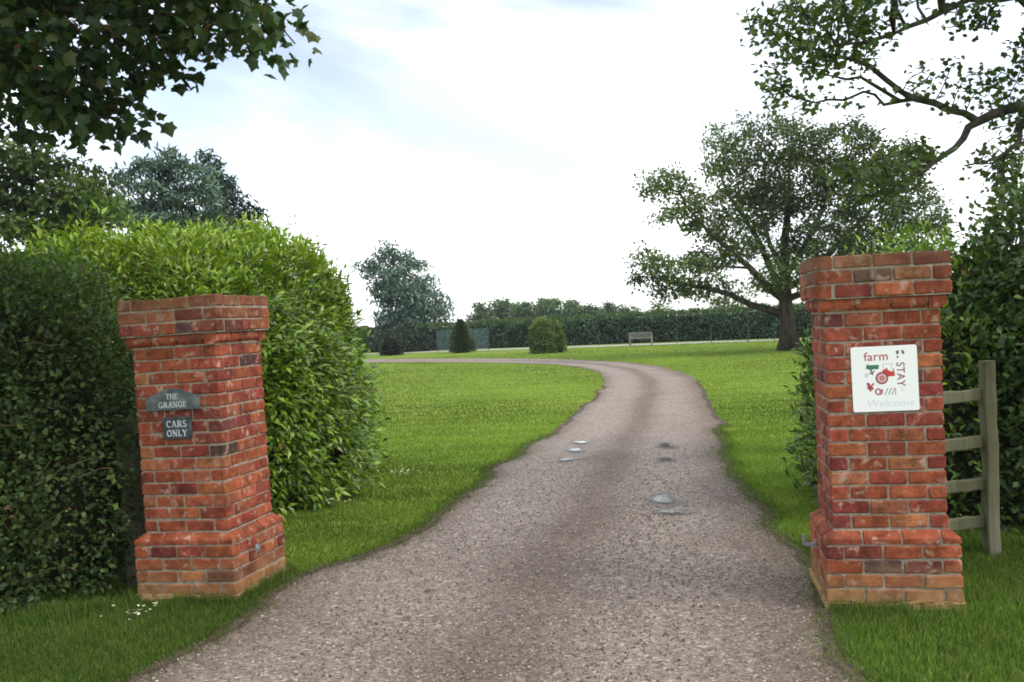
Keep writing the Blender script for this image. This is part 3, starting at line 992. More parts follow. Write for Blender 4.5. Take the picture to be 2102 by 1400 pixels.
def plate(name, pts, th, mat, root, bev=.003):
    """flat plate from an x-z outline, front face at y = -th"""
    bm = bmesh.new()
    A = [bm.verts.new((x, 0, z)) for x, z in pts]
    B = [bm.verts.new((x, -th, z)) for x, z in pts]
    bm.faces.new(A); fb = bm.faces.new(B[::-1])
    for i in range(len(pts)):
        bm.faces.new((A[i], A[(i + 1) % len(pts)], B[(i + 1) % len(pts)], B[i]))
    if bev:
        bmesh.ops.bevel(bm, geom=[e for e in bm.edges if all(v.co.y < -th * .5 for v in e.verts)], offset=bev, segments=2, affect='EDGES', profile=.5)
    return linkobj(name, mesh_bm(name, bm, mat), root)

def flat_poly(bm, pts, y):
    vs_ = [bm.verts.new((x, y, z)) for x, z in pts]
    return bm.faces.new(vs_)

def stroke(bm, pts, wd, y, th=.0012):
    """ribbon along a polyline in the x-z plane, as a thin raised solid"""
    P_ = [Vector((p[0], p[1])) for p in pts]
    Lf, Rg = [], []
    for i, p in enumerate(P_):
        d = (P_[min(i + 1, len(P_) - 1)] - P_[max(i - 1, 0)])
        d = d.normalized() if d.length > 0 else Vector((1, 0))
        nrm = Vector((-d.y, d.x)) * wd / 2
        Lf.append(p + nrm); Rg.append(p - nrm)
    for i in range(len(P_) - 1):
        a, b_, c, d = Lf[i], Lf[i + 1], Rg[i + 1], Rg[i]
        f0 = [bm.verts.new((v.x, y, v.y)) for v in (a, b_, c, d)]
        f1 = [bm.verts.new((v.x, y + th, v.y)) for v in (a, b_, c, d)]
        bm.faces.new(f0)
        for k in range(4):
            bm.faces.new((f0[k], f0[(k + 1) % 4], f1[(k + 1) % 4], f1[k]))

def arc(cx, cz, rx, rz, a0, a1, n=12):
    return [(cx + rx * math.cos(math.radians(a0 + (a1 - a0) * i / n)), cz + rz * math.sin(math.radians(a0 + (a1 - a0) * i / n))) for i in range(n + 1)]

TK, TN = .20, .10     # thick and thin strokes of a cut roman capital, in letter heights
def serif(x, z, wd=.34): return ([(x - wd / 2, z), (x + wd / 2, z)], .07)
def glyph(ch):
    S = []
    if ch == 'T': S = [([(.36, 0), (.36, 1)], TK), ([(.02, .96), (.70, .96)], TN), ([(.04, .96), (.04, .80)], .07), ([(.68, .96), (.68, .80)], .07), serif(.36, .03)]; w_ = .72
    elif ch == 'H': S = [([(.16, 0), (.16, 1)], TK), ([(.68, 0), (.68, 1)], TK), ([(.16, .5), (.68, .5)], TN), serif(.16, .03), serif(.16, .97), serif(.68, .03), serif(.68, .97)]; w_ = .84
    elif ch == 'E': S = [([(.16, 0), (.16, 1)], TK), ([(.02, .96), (.62, .96)], TN), ([(.16, .5), (.50, .5)], TN), ([(.02, .04), (.64, .04)], TN), ([(.61, .96), (.61, .78)], .07), ([(.63, .04), (.63, .24)], .07)]; w_ = .68
    elif ch == 'C': S = [(arc(.46, .5, .36, .46, 50, 310, 16), .15), ([(.72, .98), (.72, .70)], .07)]; w_ = .80
    elif ch == 'G': S = [(arc(.46, .5, .36, .46, 50, 310, 16), .15), ([(.72, .98), (.72, .70)], .07), ([(.72, .05), (.72, .42)], TK), ([(.54, .43), (.86, .43)], .07)]; w_ = .90
    elif ch == 'R': S = [([(.16, 0), (.16, 1)], TK), ([(.02, .96), (.42, .96)], .08), (arc(.40, .74, .24, .22, 90, -90, 10), .15), ([(.16, .52), (.42, .52)], .08), ([(.38, .52), (.74, .02)], TK), serif(.16, .03), ([(.66, .03), (.86, .03)], .07)]; w_ = .84
    elif ch == 'A': S = [([(.10, 0), (.42, 1)], TN), ([(.42, 1), (.74, 0)], TK), ([(.22, .34), (.62, .34)], .08), serif(.10, .03, .26), serif(.74, .03, .30)]; w_ = .86
    elif ch == 'N': S = [([(.14, 0), (.14, 1)], TN), ([(.12, .98), (.70, .02)], TK), ([(.72, 0), (.72, 1)], TN), serif(.14, .03), serif(.08, .97, .24), serif(.72, .97)]; w_ = .86
    elif ch == 'S': S = [(arc(.34, .73, .22, .23, 40, 270, 12) + arc(.34, .27, .24, .23, 90, -140, 12), .15), ([(.54, .97), (.54, .76)], .06), ([(.10, .03), (.10, .26)], .06)]; w_ = .66
    elif ch == 'O': S = [(arc(.44, .5, .36, .45, 0, 360, 24), .15)]; w_ = .88
    elif ch == 'L': S = [([(.16, 0), (.16, 1)], TK), serif(.16, .97), ([(.02, .04), (.60, .04)], TN), ([(.60, .04), (.60, .26)], .07)]; w_ = .64
    elif ch == 'Y': S = [([(.40, 0), (.40, .48)], TK), ([(.40, .46), (.10, 1)], TK), ([(.40, .46), (.70, 1)], TN), serif(.40, .03), serif(.10, .97, .3), serif(.70, .97, .26)]; w_ = .80
    return S, w_
def cut_text(root, word, h, cz, y, gap=.10, rot=0.0, dx=0.0, wide=1.0):
    """each letter its own raised, painted mesh"""
    total = sum(glyph(c)[1] for c in word) + gap * (len(word) - 1)
    x = -total / 2
    for c in word:
        S, wd = glyph(c)
        bm = bmesh.new()
        for k, (pts, tk) in enumerate(S):
            stroke(bm, [((x + p[0]) * h * wide + dx, cz + (p[1] - .5) * h + ((x + p[0]) * h * rot)) for p in pts], tk * h, y - .0001 * k, .0015)
        linkobj('letter', mesh_bm('letter', bm, M_LETTER), root)
        x += wd + gap

t = sign_root('name_plaque', 'grey slate plaque with a peaked top reading THE GRANGE on the left pillar', 'plaque', pil_l, -.025, 15.55 * CH)
pts = [(-.21, -.055)] + [(.21, -.055), (.21, .045)]
pts += [(.21 - .21 * k / 8, .045 + .056 * (.5 - .5 * math.cos(math.pi * k / 8))) for k in range(1, 8)] + [(0, .101)] + [(-.21 * k / 8, .045 + .056 * (.5 - .5 * math.cos(math.pi * (8 - k) / 8))) for k in range(1, 8)] + [(-.21, .045)]
t = plate('slab', pts, .020, M_SLATE, t, .003)
cut_text(t, 'THE', .038, .042, -.0208)
cut_text(t, 'GRANGE', .040, -.016, -.0208)
t = sign_root('notice_plaque', 'small dark slate plaque reading CARS ONLY below the name plaque', 'plaque', pil_l, -.005, 13.45 * CH)
t = plate('slab', [(-.112, -.070), (-.104, -.078), (.104, -.078), (.112, -.070), (.112, .070), (.104, .078), (-.104, .078), (-.112, .070)], .018, M_SLATE2, t, .003)
cut_text(t, 'CARS', .046, .031, -.0188)
cut_text(t, 'ONLY', .046, -.034, -.0188)

M_RED = plain_mat('sign_red', (.40, .075, .075), .5)
M_RED2 = plain_mat('sign_bright_red', (.58, .055, .055), .5)
M_DKRED = plain_mat('sign_plum', (.24, .055, .060), .5)
M_GREEN = plain_mat('sign_green', (.055, .19, .095), .5)
M_BROWN = plain_mat('sign_brown', (.16, .11, .07), .5)
M_GREY = plain_mat('sign_grey', (.66, .68, .70), .5)
M_PINK = plain_mat('sign_pink', (.72, .40, .40), .5)
M_OLIVE = plain_mat('sign_olive', (.20, .19, .10), .5)
def font_text(root, name, body, size, x, z, mat, rot=0.0, y=-.0052, sx=1.0, shear=0.0, weight=0.0, spacing=1.0):
    cu = bpy.data.curves.new('text', 'FONT')
    cu.body = body
    cu.size = size
    cu.extrude = .0004
    cu.offset = weight
    cu.shear = shear
    cu.space_character = spacing
    cu.resolution_u = 4
    ob = bpy.data.objects.new('text', cu)
    COL.objects.link(ob)
    dg = bpy.context.evaluated_depsgraph_get()
    me = bpy.data.meshes.new_from_object(ob.evaluated_get(dg))
    bpy.data.objects.remove(ob)
    me.name = name
    me.materials.clear(); me.materials.append(mat)
    M = Matrix.Translation((x, y, z)) @ Matrix.Rotation(rot, 4, 'Y') @ Matrix.Rotation(math.pi / 2, 4, 'X') @ Matrix.Diagonal((sx, 1, 1, 1))
    me.transform(M)
    return linkobj(name, me, root)

t = sign_root('farm_stay_sign', 'square white sign with red tractor logo reading farm STAY Welcome', 'sign', pil_r, .0, 15.37 * CH, math.radians(-.6))
SW, SH = .190, .197
pts = []
for cx, cz, a0 in ((SW - .012, SH - .012, 0), (-SW + .012, SH - .012, 90), (-SW + .012, -SH + .012, 180), (SW - .012, -SH + .012, 270)):
    pts += [(cx + .012 * math.cos(math.radians(a0 + 30 * i)), cz + .012 * math.sin(math.radians(a0 + 30 * i))) for i in range(4)]
t = plate('board', pts, .005, M_WHITE, t, .001)
# positions on the sign: u,v measured 0..1 across and down the board
def U(u): return -SW + u * 2 * SW
def Vv(v): return SH - v * 2 * SH
font_text(t, 'word', 'farm', .072, U(.195), Vv(.215), M_RED, sx=1.02, weight=.0006, spacing=1.06)
font_text(t, 'word', 'STAY', .066, U(.685), Vv(.255), M_DKRED, rot=math.pi / 2, sx=.92, weight=.0004, spacing=1.05)
font_text(t, 'word', 'UK', .020, U(.735), Vv(.64), M_GREY, rot=math.pi / 2)
font_text(t, 'word', 'Welcome', .062, U(.20), Vv(.925), M_GREY, sx=1.12, shear=.15, weight=-.0006)
YS = -.0056
def shape(name, polys, mat, dy=0.0):
    bm = bmesh.new()
    for k, pg in enumerate(polys):
        pts_ = [(U(u), Vv(v)) for u, v in pg]
        f0 = [bm.verts.new((x, YS - dy - .00005 * k, z)) for x, z in pts_]
        f1 = [bm.verts.new((x, -.0049, z)) for x, z in pts_]
        bm.faces.new(f0)
        for i in range(len(f0)): bm.faces.new((f0[i], f0[(i + 1) % len(f0)], f1[(i + 1) % len(f0)], f1[i]))
    return linkobj(name, mesh_bm(name, bm, mat), t)
def ell(cu_, cv_, ru, rv, n=20): return [(cu_ + ru * math.cos(2 * math.pi * i / n), cv_ + rv * math.sin(2 * math.pi * i / n)) for i in range(n)]
# two small marks at the top right
shape('emblem_mark', [[(.685, .085), (.725, .075), (.730, .12), (.700, .14), (.685, .12)], [(.69, .165), (.715, .16), (.720, .19), (.70, .20)]], M_GREEN)
shape('emblem_mark', [[(.765, .07), (.795, .08), (.815, .12), (.79, .14), (.77, .115)]], M_DKRED)
# tree
shape('emblem_tree_crown', [[(.215, .335), (.235, .285), (.25, .265), (.27, .285), (.42, .285), (.415, .335), (.40, .355), (.355, .345), (.30, .36), (.25, .345)]], M_GREEN)
shape('emblem_tree_trunk', [[(.275, .355), (.305, .362), (.315, .39), (.345, .365), (.355, .375), (.325, .41), (.33, .445), (.30, .42), (.265, .425), (.262, .415), (.295, .40)]], M_BROWN)
shape('emblem_barn', [[(.20, .41), (.245, .405), (.25, .47), (.205, .475)]], M_GREY)
# tractor
shape('emblem_tractor_body', [[(.465, .40), (.47, .365), (.515, .355), (.53, .325), (.545, .35), (.555, .375), (.625, .40), (.63, .35), (.64, .35), (.65, .41), (.655, .465), (.54, .47), (.49, .46), (.41, .40)]], M_RED2)
shape('emblem_cab', [[(.475, .27), (.63, .275), (.63, .283), (.48, .278)], [(.475, .278), (.484, .278), (.49, .35), (.482, .35)], [(.605, .28), (.613, .28), (.61, .37), (.602, .37)]], M_PINK)
shape('emblem_wheel_tyre', [ell(.455, .49, .096, .094)], M_DKRED, .0002)
shape('emblem_wheel_rim', [ell(.455, .49, .073, .071)], M_PINK, .0006)
shape('emblem_wheel_hub', [ell(.455, .49, .034, .033)], M_RED, .0010)
shape('emblem_wheel_centre', [ell(.455, .49, .016, .016)], M_PINK, .0014)
# bird and curl
shape('emblem_bird', [[(.215, .565), (.245, .545), (.27, .57), (.285, .60), (.325, .55), (.335, .58), (.305, .61), (.33, .65), (.29, .67), (.27, .70), (.255, .665), (.225, .64), (.235, .60)]], M_RED)
bm = bmesh.new()
stroke(bm, [(U(.395 + .060 * math.cos(a) * s_), Vv(.69 + .060 * math.sin(a) * s_)) for a, s_ in [(-.6 + i * .32, 1 - i * .024) for i in range(26)]], .0085, YS)
linkobj('emblem_curl', mesh_bm('emblem_curl', bm, M_RED), t)
bm = bmesh.new()
for k in range(3):
    stroke(bm, [(U(.49 + .052 * k + .055 * i / 6 - (.0 if i else 0)), Vv(.745 - .095 * (i / 6) ** .8 + .01 * math.sin(i))) for i in range(7)], .0045, YS - .0001 * k)
stroke(bm, [(U(.655), Vv(.655)), (U(.65), Vv(.75))], .0035, YS - .0004)
linkobj('emblem_corn', mesh_bm('emblem_corn', bm, M_OLIVE), t)

# ------------------------------------------------------------------ rail fence by the right pillar and the old post in the left hedge
def rough_bar(name, p0, p1, hy, hz, mat, root, seg=8, jit=.006, seed=0):
    """hewn rectangular bar between two points, local coordinates"""
    r = random.Random(seed)
    p0, p1 = Vector(p0), Vector(p1)
    d = (p1 - p0).normalized()
    ref = Vector((0, 0, 1)) if abs(d.z) < .8 else Vector((0, 1, 0))
    s = d.cross(ref).normalized(); u = s.cross(d).normalized()
    bm = bmesh.new()
    prev = None; rings = []
    for k in range(seg + 1):
        c = p0.lerp(p1, k / seg)
        o1, o2 = r.gauss(0, jit), r.gauss(0, jit)
        kk = 1 + r.gauss(0, .05)
        ring = [bm.verts.new(c + s * (a * hy * kk + o1) + u * (b * hz * kk + o2)) for a, b in ((-.8, -1), (.8, -1), (1, -.8), (1, .8), (.8, 1), (-.8, 1), (-1, .8), (-1, -.8))]
        if prev:
            for i in range(8): bm.faces.new((prev[i], prev[(i + 1) % 8], ring[(i + 1) % 8], ring[i]))
        prev = ring; rings.append(ring)
    bm.faces.new(rings[0][::-1]); bm.faces.new(rings[-1])
    return linkobj(name, mesh_bm(name, bm, mat), root)

fp = Vector((3.36, 6.95, 0))
fence = thing('rail_fence', fp, 'weathered wooden post and four rails between the sign pillar and the dark hedge', 'fence')
rough_bar('post', (0, 0, -.1), (.012, 0, 1.405), ( .046), .052, M_WOOD, fence, 10, .004, 3)
d_ = Vector((2.72, 6.88, 0)) - fp
for k, (za, zb) in enumerate(((1.145, 1.165), (.805, .825), (.510, .525), (.245, .255))):
    rough_bar('rail', (d_.x * 1.0, d_.y * 1.0, za), (-.02, .02, zb), .022, .043, M_WOOD, fence, 8, .004, 20 + k)
fp2 = Vector((-2.95, 7.42, 0))
po = thing('fence_post', fp2, 'old grey fence post half lost in the hedge left of the plaque pillar', 'post')
rough_bar('post', (0, 0, -.1), (-.03, 0, 1.28), .07, .06, M_WOOD, po, 10, .005, 9)

# ------------------------------------------------------------------ hedges near the gate
R_ = np.random.default_rng
make_hedge('hawthorn_hedge', 'dark clipped mixed hedge filling the left edge behind the shaded grass', 'hedge', (-6.10, 7.75), 3.22, 1.06, 2.68, 4.2, 4.4, 125000, R_(21),
           DIAMOND, .052, [(.060, .104, .030), (.085, .136, .036), (.042, .074, .026), (.125, .170, .048), (.100, .080, .034)], [4, 4, 2.6, 1.6, .25], M_LEAF, amp=.07, nscale=1.8, depth=.22, out=.7, upb=.1, inset=.26,
           topcols=[(.10, .17, .03), (.08, .14, .03)])
make_hedge('laurel_hedge', 'big rounded bright green laurel hedge behind the plaque pillar', 'hedge', (-4.36, 12.3), 2.38, 2.85, 3.04, 2.35, 2.75, 108000, R_(22),
           LAUREL, .118, [(.110, .185, .016), (.155, .245, .020), (.058, .105, .016), (.20, .30, .024)], [4, 4, 2.2, 2.4], M_GLOSS, amp=.13, nscale=1.35, depth=.20, out=.9, upb=-.05, inset=.30, clump=7,
           shoots=480, shootcols=[(.22, .32, .024), (.26, .36, .03), (.17, .26, .022)], topcols=[(.22, .32, .024), (.25, .35, .03)], big=300,
           keep=lambda W: W[:, 1] < 14.9)
make_hedge('laurel_bush', 'bright leafy laurel bush peeping out behind the sign pillar', 'bush', (3.92, 9.1), 1.05, 1.35, 2.30, 2.6, 2.6, 13000, R_(23),
           LAUREL, .105, [(.060, .120, .016), (.085, .155, .020), (.045, .085, .016), (.12, .20, .025)], [4, 4, 2, 2], M_GLOSS, amp=.10, nscale=2.0, depth=.2, out=.8, upb=.3, inset=.24,
           shoots=150, shootcols=[(.19, .30, .03), (.15, .25, .025)], topcols=[(.20, .32, .03), (.16, .27, .025)])
make_hedge('ivy_hedge', 'tall dark overgrown hedge at the right edge behind the rail fence', 'hedge', (5.75, 8.65), 2.15, 1.25, 3.05, 2.9, 2.8, 40000, R_(24),
           DIAMOND, .078, [(.060, .104, .034), (.085, .136, .040), (.044, .076, .030), (.115, .165, .046)], [4, 4, 3, 1], M_LEAF, amp=.13, nscale=1.8, depth=.26, out=.7, upb=.1, inset=.28,
           topcols=[(.07, .12, .03)])

# pale twigs showing in the dark hedge
rng = R_(31)
tw = []
for k in range(16):
    x = rng.uniform(-4.3, -3.0); z = rng.uniform(.15, 1.9)
    p = np.array([x, 6.66 + .10 * ((x + 4.0) ** 2) ** .5 * (x > -3.2) + rng.uniform(-.02, .06), z])
    d = unit(np.array([rng.normal(0, 1), rng.normal(0, .15), rng.normal(.25, .6)]))
    pl = [p + d * (s * .09) + rng.normal(0, .008, 3) for s in range(4)]
    tw.append(pl)
TX, TP = [], []
for pl in tw:
    for k, p in enumerate(pl):
        TX.append(p); TP.append(-1 if k == 0 else len(TX) - 2)
hh = bpy.data.objects['hawthorn_hedge']
M_TWIG = noise_mat('twig', (.10, .075, .035), (.20, .15, .075), 20, 4, .8, .2)
o = linkobj('twigs', branch_mesh('twigs', np.array(TX) - np.array(hh.location), np.array(TP), np.full(len(TX), .0025), M_TWIG, 4), hh)
o['kind'] = 'stuff'

# ------------------------------------------------------------------ overhanging maple, top left
def px_line(pts): return [at(*p) for p in pts]
def with_mid(n, i): return i
mb = np.array([-5.4, 7.4, 0.0])
seedsM = [([mb, mb + (.1, 0, 1.5), mb + (.25, -.1, 3.0)], -1)]
# main boughs spring from the trunk top towards the view; D = .16 so node counts follow
lobM = [(40, 50, 150, 140, 6.6, .9), (150, 150, 105, 105, 6.4, .8), (60, 185, 85, 55, 6.5, .8), (205, 225, 45, 45, 6.3, .4), (270, 60, 80, 90, 6.2, .7), (298, 165, 26, 38, 6.1, .25),
        (390, 20, 95, 60, 6.0, .6), (440, 35, 60, 45, 6.0, .5), (500, 25, 75, 46, 5.9, .5), (560, 35, 42, 50, 5.8, .35), (330, 60, 60, 60, 6.1, .5), (618, 97, 28, 10, 5.75, .10), (215, 270, 30, 32, 6.3, .25), (120, 250, 50, 25, 6.4, .4),
        (-200, 40, 200, 220, 7.0, 1.3), (150, -200, 300, 150, 6.4, 1.5), (450, -190, 200, 120, 5.8, 1.2), (-150, -250, 200, 200, 6.5, 1.6)]
extra = np.concatenate([R_(5).uniform((-6.5, 1.5, 4.4), (-1.6, 5.6, 6.2), (170, 3)), R_(6).uniform((-8.5, 4.5, 3.4), (-4.6, 9.0, 6.5), (150, 3))])
make_tree('maple_tree', 'dark maple boughs hanging into the top left corner', 'tree', mb, seedsM, lobM, R_(41), 1500, .15, 2.4, .17, .0045, MAPLE, 13, .092, .12,
          [(.036, .068, .026), (.048, .084, .028), (.026, .050, .022), (.060, .080, .026), (.13, .060, .032)], [5, 4, 4, .9, .5], M_LEAF, droop=.75, big=300, shell=.1, twig=.012, k=6, up=-.02, extra_pts=extra, n_exp=2.5)

# ------------------------------------------------------------------ overhanging sycamore, top right
sb = np.array([8.4, 11.6, 0.0])
D1 = 11.0
seedsS = [([sb, sb + (-.1, 0, 1.6), at(2420, 300, 11.4), at(2240, 255, 11.2), at(2110, 215, 11.0), at(2005, 245, D1)], -1, (.24, .050))]
nodes_probe = None
def seed_nodes(seeds, D):
    pos = []
    for sd in seeds:
        pl, prev = sd[0], sd[1]
        for pt_ in pl:
            pt_ = np.asarray(pt_, float)
            if prev >= 0:
                q0 = pos[prev]; m = max(1, int(np.linalg.norm(pt_ - q0) / D))
                for s in range(1, m + 1):
                    pos.append(q0 + (pt_ - q0) * s / m); prev = len(pos) - 1
            else:
                pos.append(pt_); prev = len(pos) - 1
    return np.array(pos)
def attach(seeds, D, line, ra=None):
    """add a limb that starts at the seed node nearest to its first point"""
    X = seed_nodes(seeds, D)
    i = int(np.linalg.norm(X - line[0], axis=1).argmin())
    seeds.append((line[1:], i, ra))
DS = .16
attach(seedsS, DS, px_line([(2005, 245, D1), (1950, 225, D1), (1880, 203, 10.95), (1850, 190, 10.9), (1815, 165, 10.9), (1785, 140, 10.8), (1745, 122, 10.8), (1690, 112, 10.7)]), (.040, .012))
attach(seedsS, DS, px_line([(1880, 203, D1), (1845, 205, 11.0), (1812, 215, 11.1), (1795, 198, 11.1), (1770, 195, 11.1), (1730, 203, 11.2), (1670, 208, 11.2)]), (.022, .008))
attach(seedsS, DS, px_line([(1850, 190, D1), (1800, 180, 11.0), (1770, 160, 11.1), (1735, 160, 11.1), (1700, 155, 11.2)]), (.022, .008))
attach(seedsS, DS, px_line([(2005, 245, D1), (1975, 285, 10.9), (1930, 325, 10.8), (1890, 355, 10.7), (1845, 385, 10.7), (1800, 400, 10.6), (1750, 408, 10.6)]), (.042, .014))
attach(seedsS, DS, px_line([(2240, 255, D1), (2200, 100, 10.6), (2090, 0, 10.4), (1985, 0, 10.3), (1900, 38, 10.2), (1830, 70, 10.2), (1780, 90, 10.2), (1715, 95, 10.2)]), (.040, .013))
attach(seedsS, DS, px_line([(2110, 215, D1), (2090, 290, 10.8), (2040, 330, 10.7), (1985, 345, 10.7)]), (.030, .010))
lobS = [(1600, 35, 62, 50, 10.6, .7), (1590, 60, 50, 60, 10.6, .6), (1650, 20, 60, 40, 10.5, .6), (1640, 130, 50, 40, 10.7, .5), (1760, 340, 70, 45, 10.6, .6), (1820, 380, 60, 36, 10.6, .5), (1740, 20, 70, 40, 10.4, .6), (1700, 30, 90, 35, 10.4, .8), (1620, 115, 48, 40, 10.7, .6), (1595, 195, 38, 25, 11.1, .5), (1780, 70, 60, 50, 10.4, .6), (1700, 100, 60, 45, 10.7, .6),
        (1990, 40, 55, 28, 10.3, .5), (2070, 140, 45, 50, 10.7, .6), (2090, 250, 45, 45, 10.9, .6), (1935, 150, 50, 32, 10.9, .5), (1850, 325, 70, 40, 10.6, .6), (1770, 370, 75, 50, 10.6, .6),
        (2060, 330, 50, 35, 10.7, .6), (2085, 420, 45, 50, 10.6, .6), (1960, 200, 40, 25, 10.9, .3), (1640, 215, 40, 14, 11.2, .4),
        (2250, 120, 120, 160, 11.2, 1.4), (2200, -160, 220, 130, 10.5, 1.6), (1850, -120, 240, 80, 10.2, 1.4), (2250, 380, 100, 90, 11, 1.2)]
extraS = R_(15).uniform((3.2, 3.0, 4.9), (8.0, 9.5, 7.2), (260, 3))
make_tree('sycamore_tree', 'open sycamore boughs reaching in from the top right corner', 'tree', sb, seedsS, lobS, R_(42), 2100, DS, 2.4, .165, .0062, MAPLE, 10, .074, .085,
          [(.072, .112, .034), (.098, .142, .038), (.054, .086, .030), (.128, .138, .040)], [5, 4, 3, 1], M_LEAF, droop=.4, big=300, shell=.2, twig=.0165, bark=M_BARKG, k=8, up=0, n_exp=2.1, extra_pts=extraS, jit_=.016)

# ------------------------------------------------------------------ spreading tree on the lawn
ob_ = ground_at(1620, 718)
DO = 43.0
def oz(px, py, dd=0): return at(px, py, DO + dd)
seedsO = [([ob_ - (0, 0, .1), oz(1620, 690), oz(1615, 650), oz(1612, 615), oz(1612, 570), oz(1610, 500), oz(1618, 430), oz(1620, 350)], -1, (.40, .06))]
DOk = .38
attach(seedsO, DOk, [oz(1614, 640), oz(1580, 636), oz(1540, 625), oz(1500, 605), oz(1455, 592), oz(1400, 582), oz(1345, 570)], (.17, .03))
attach(seedsO, DOk, [oz(1612, 615), oz(1575, 590, -.8), oz(1540, 550, -1.2), oz(1500, 515, -1.6), oz(1450, 470, -2), oz(1410, 425, -2), oz(1395, 395, -2)], (.19, .03))
attach(seedsO, DOk, [oz(1612, 600), oz(1585, 560, 1), oz(1560, 500, 1.5), oz(1530, 450, 2), oz(1495, 400, 2.2), oz(1475, 350, 2.4)], (.17, .03))
attach(seedsO, DOk, [oz(1611, 570), oz(1580, 500, -1), oz(1565, 440, -1.3), oz(1550, 370, -1.4)], (.13, .03))
attach(seedsO, DOk, [oz(1611, 560), oz(1660, 490, -1), oz(1690, 430, -1.3), oz(1710, 350, -1.4)], (.14, .03))
attach(seedsO, DOk, [oz(1612, 600), oz(1670, 560, 1), oz(1730, 490, 1.6), oz(1790, 430, 2), oz(1840, 390, 2)], (.16, .03))
attach(seedsO, DOk, [oz(1613, 630), oz(1680, 590, -1), oz(1750, 560, -1.5), oz(1830, 510, -1.6)], (.15, .03))
attach(seedsO, DOk, [oz(1540, 550, -1.2), oz(1500, 548, -1.4), oz(1440, 545, -1.6), oz(1380, 535, -1.8)])
lobO = [(1372, 375, 62, 38, DO - 2, 1.2), (1345, 400, 34, 22, DO - 2, .7), (1480, 310, 42, 50, DO + 2, 1.4), (1520, 375, 60, 55, DO, 2), (1600, 290, 78, 42, DO, 2.2), (1620, 380, 85, 70, DO, 2.6),
        (1720, 300, 85, 50, DO, 2.2), (1760, 390, 95, 70, DO, 2.5), (1850, 340, 60, 55, DO, 2), (1870, 430, 60, 60, DO, 2), (1330, 530, 42, 26, DO - 1.8, 1), (1400, 550, 80, 28, DO - 1, 1.6),
        (1305, 572, 30, 18, DO, .8), (1455, 470, 55, 32, DO - 1, 1.4), (1420, 605, 60, 14, DO, 1.2), (1360, 600, 30, 12, DO, .7), (1520, 480, 50, 40, DO - 1, 1.6), (1680, 490, 70, 45, DO - 1, 2), (1800, 510, 90, 45, DO, 2.2),
        (1560, 585, 34, 20, DO - 1, .8), (1600, 540, 24, 50, DO - 1, .8), (1710, 590, 60, 24, DO - 1, 1.4), (1600, 245, 40, 12, DO, .8), (1520, 255, 14, 16, DO + 1, .5), (1440, 425, 60, 35, DO - 1, 1.4), (1460, 530, 60, 24, DO + 1, 1.4), (1560, 430, 50, 50, DO + 1.5, 1.6), (1640, 560, 50, 30, DO - 2, 1.2), (1900, 480, 50, 50, DO, 1.6), (1350, 455, 26, 14, DO - 2, .6), (1470, 580, 40, 14, DO + 1, 1)]
make_tree('spreading_tree', 'broad spreading lawn tree with low left limb behind the sign pillar', 'tree', ob_, seedsO, lobO, R_(43), 2800, DOk, 5.0, .40, .012, DIAMOND, 40, .18, .275,
          [(.068, .098, .034), (.092, .124, .038), (.052, .076, .030), (.120, .130, .040)], [5, 4, 3, 1.2], M_LEAF, droop=.2, shell=.55, twig=.022, clump=.30, k=8, n_exp=1.96, rmax=.48, up=.02, baseflare=1.55, flat=.7)

# ------------------------------------------------------------------ trees behind the laurel hedge
def simple_tree(name, label, px, py_top, d, lobes, seed, nattr, D, leafsz, nper, cols, wts, leaf=DIAMOND, mat=M_LEAF, spread=.16, twig=None, group=None, r0=.012, cat='tree', flat=.7, droop=.2, up=.05, shell=.3, px_base=None):
    p = at(px_base or px, 660, d); base = np.array([p[0], p[1], 0.0])
    top = at(px, py_top, d)
    h = top[2]
    seeds = [([base - (0, 0, .1), base + (0, 0, h * .3), base * .6 + top * .4 + (0, 0, 0), np.array([top[0], top[1], h * .85])], -1)]
    lo = [(l[0], l[1], l[2], l[3], d + (l[4] if len(l) > 4 else 0), (l[5] if len(l) > 5 else l[2] * d / F)) for l in lobes]
    return make_tree(name, label, cat, base, seeds, lo, R_(seed), nattr, D, D * 14, D * 1.25, r0, leaf, nper, leafsz, spread, cols, wts, mat, droop=droop, shell=shell, twig=twig or r0 * 2.3, k=5, up=up, flat=flat, group=group, rmax=.45)

GRN = [(.060, .095, .026), (.085, .125, .030), (.045, .072, .024), (.115, .145, .036)]
simple_tree('ash_tree', 'loose green deciduous tree behind the hedges at the left edge', 60, 300, 26, [(50, 330, 95, 50), (140, 400, 85, 55), (10, 420, 80, 70), (200, 430, 60, 45), (90, 470, 120, 40), (-120, 380, 120, 110)],
            51, 1000, .34, .20, 44, GRN, [4, 4, 3, 1.5], spread=.26)
simple_tree('weeping_tree', 'drooping olive green tree between the left edge tree and the blue cedar', 200, 330, 29, [(185, 370, 50, 40), (205, 430, 55, 55), (160, 450, 60, 40)], 56, 420, .34, .18, 34,
            [(.060, .080, .022), (.075, .095, .026), (.045, .065, .022)], [3, 3, 2], spread=.24, droop=1.0)
BLU = [(.092, .135, .116), (.122, .168, .146), (.068, .102, .088), (.150, .195, .170)]
simple_tree('blue_cedar_tree', 'grey blue cedar above the left laurel hedge', 335, 300, 33, [(340, 335, 65, 30), (285, 360, 45, 35), (400, 370, 50, 42), (320, 400, 90, 28), (380, 425, 80, 26), (270, 435, 60, 30), (340, 460, 120, 26)],
            52, 900, .36, .26, 46, BLU, [4, 3, 3, 1.5], NEEDLE, M_NEEDLE, spread=.24, flat=.4, droop=.1)
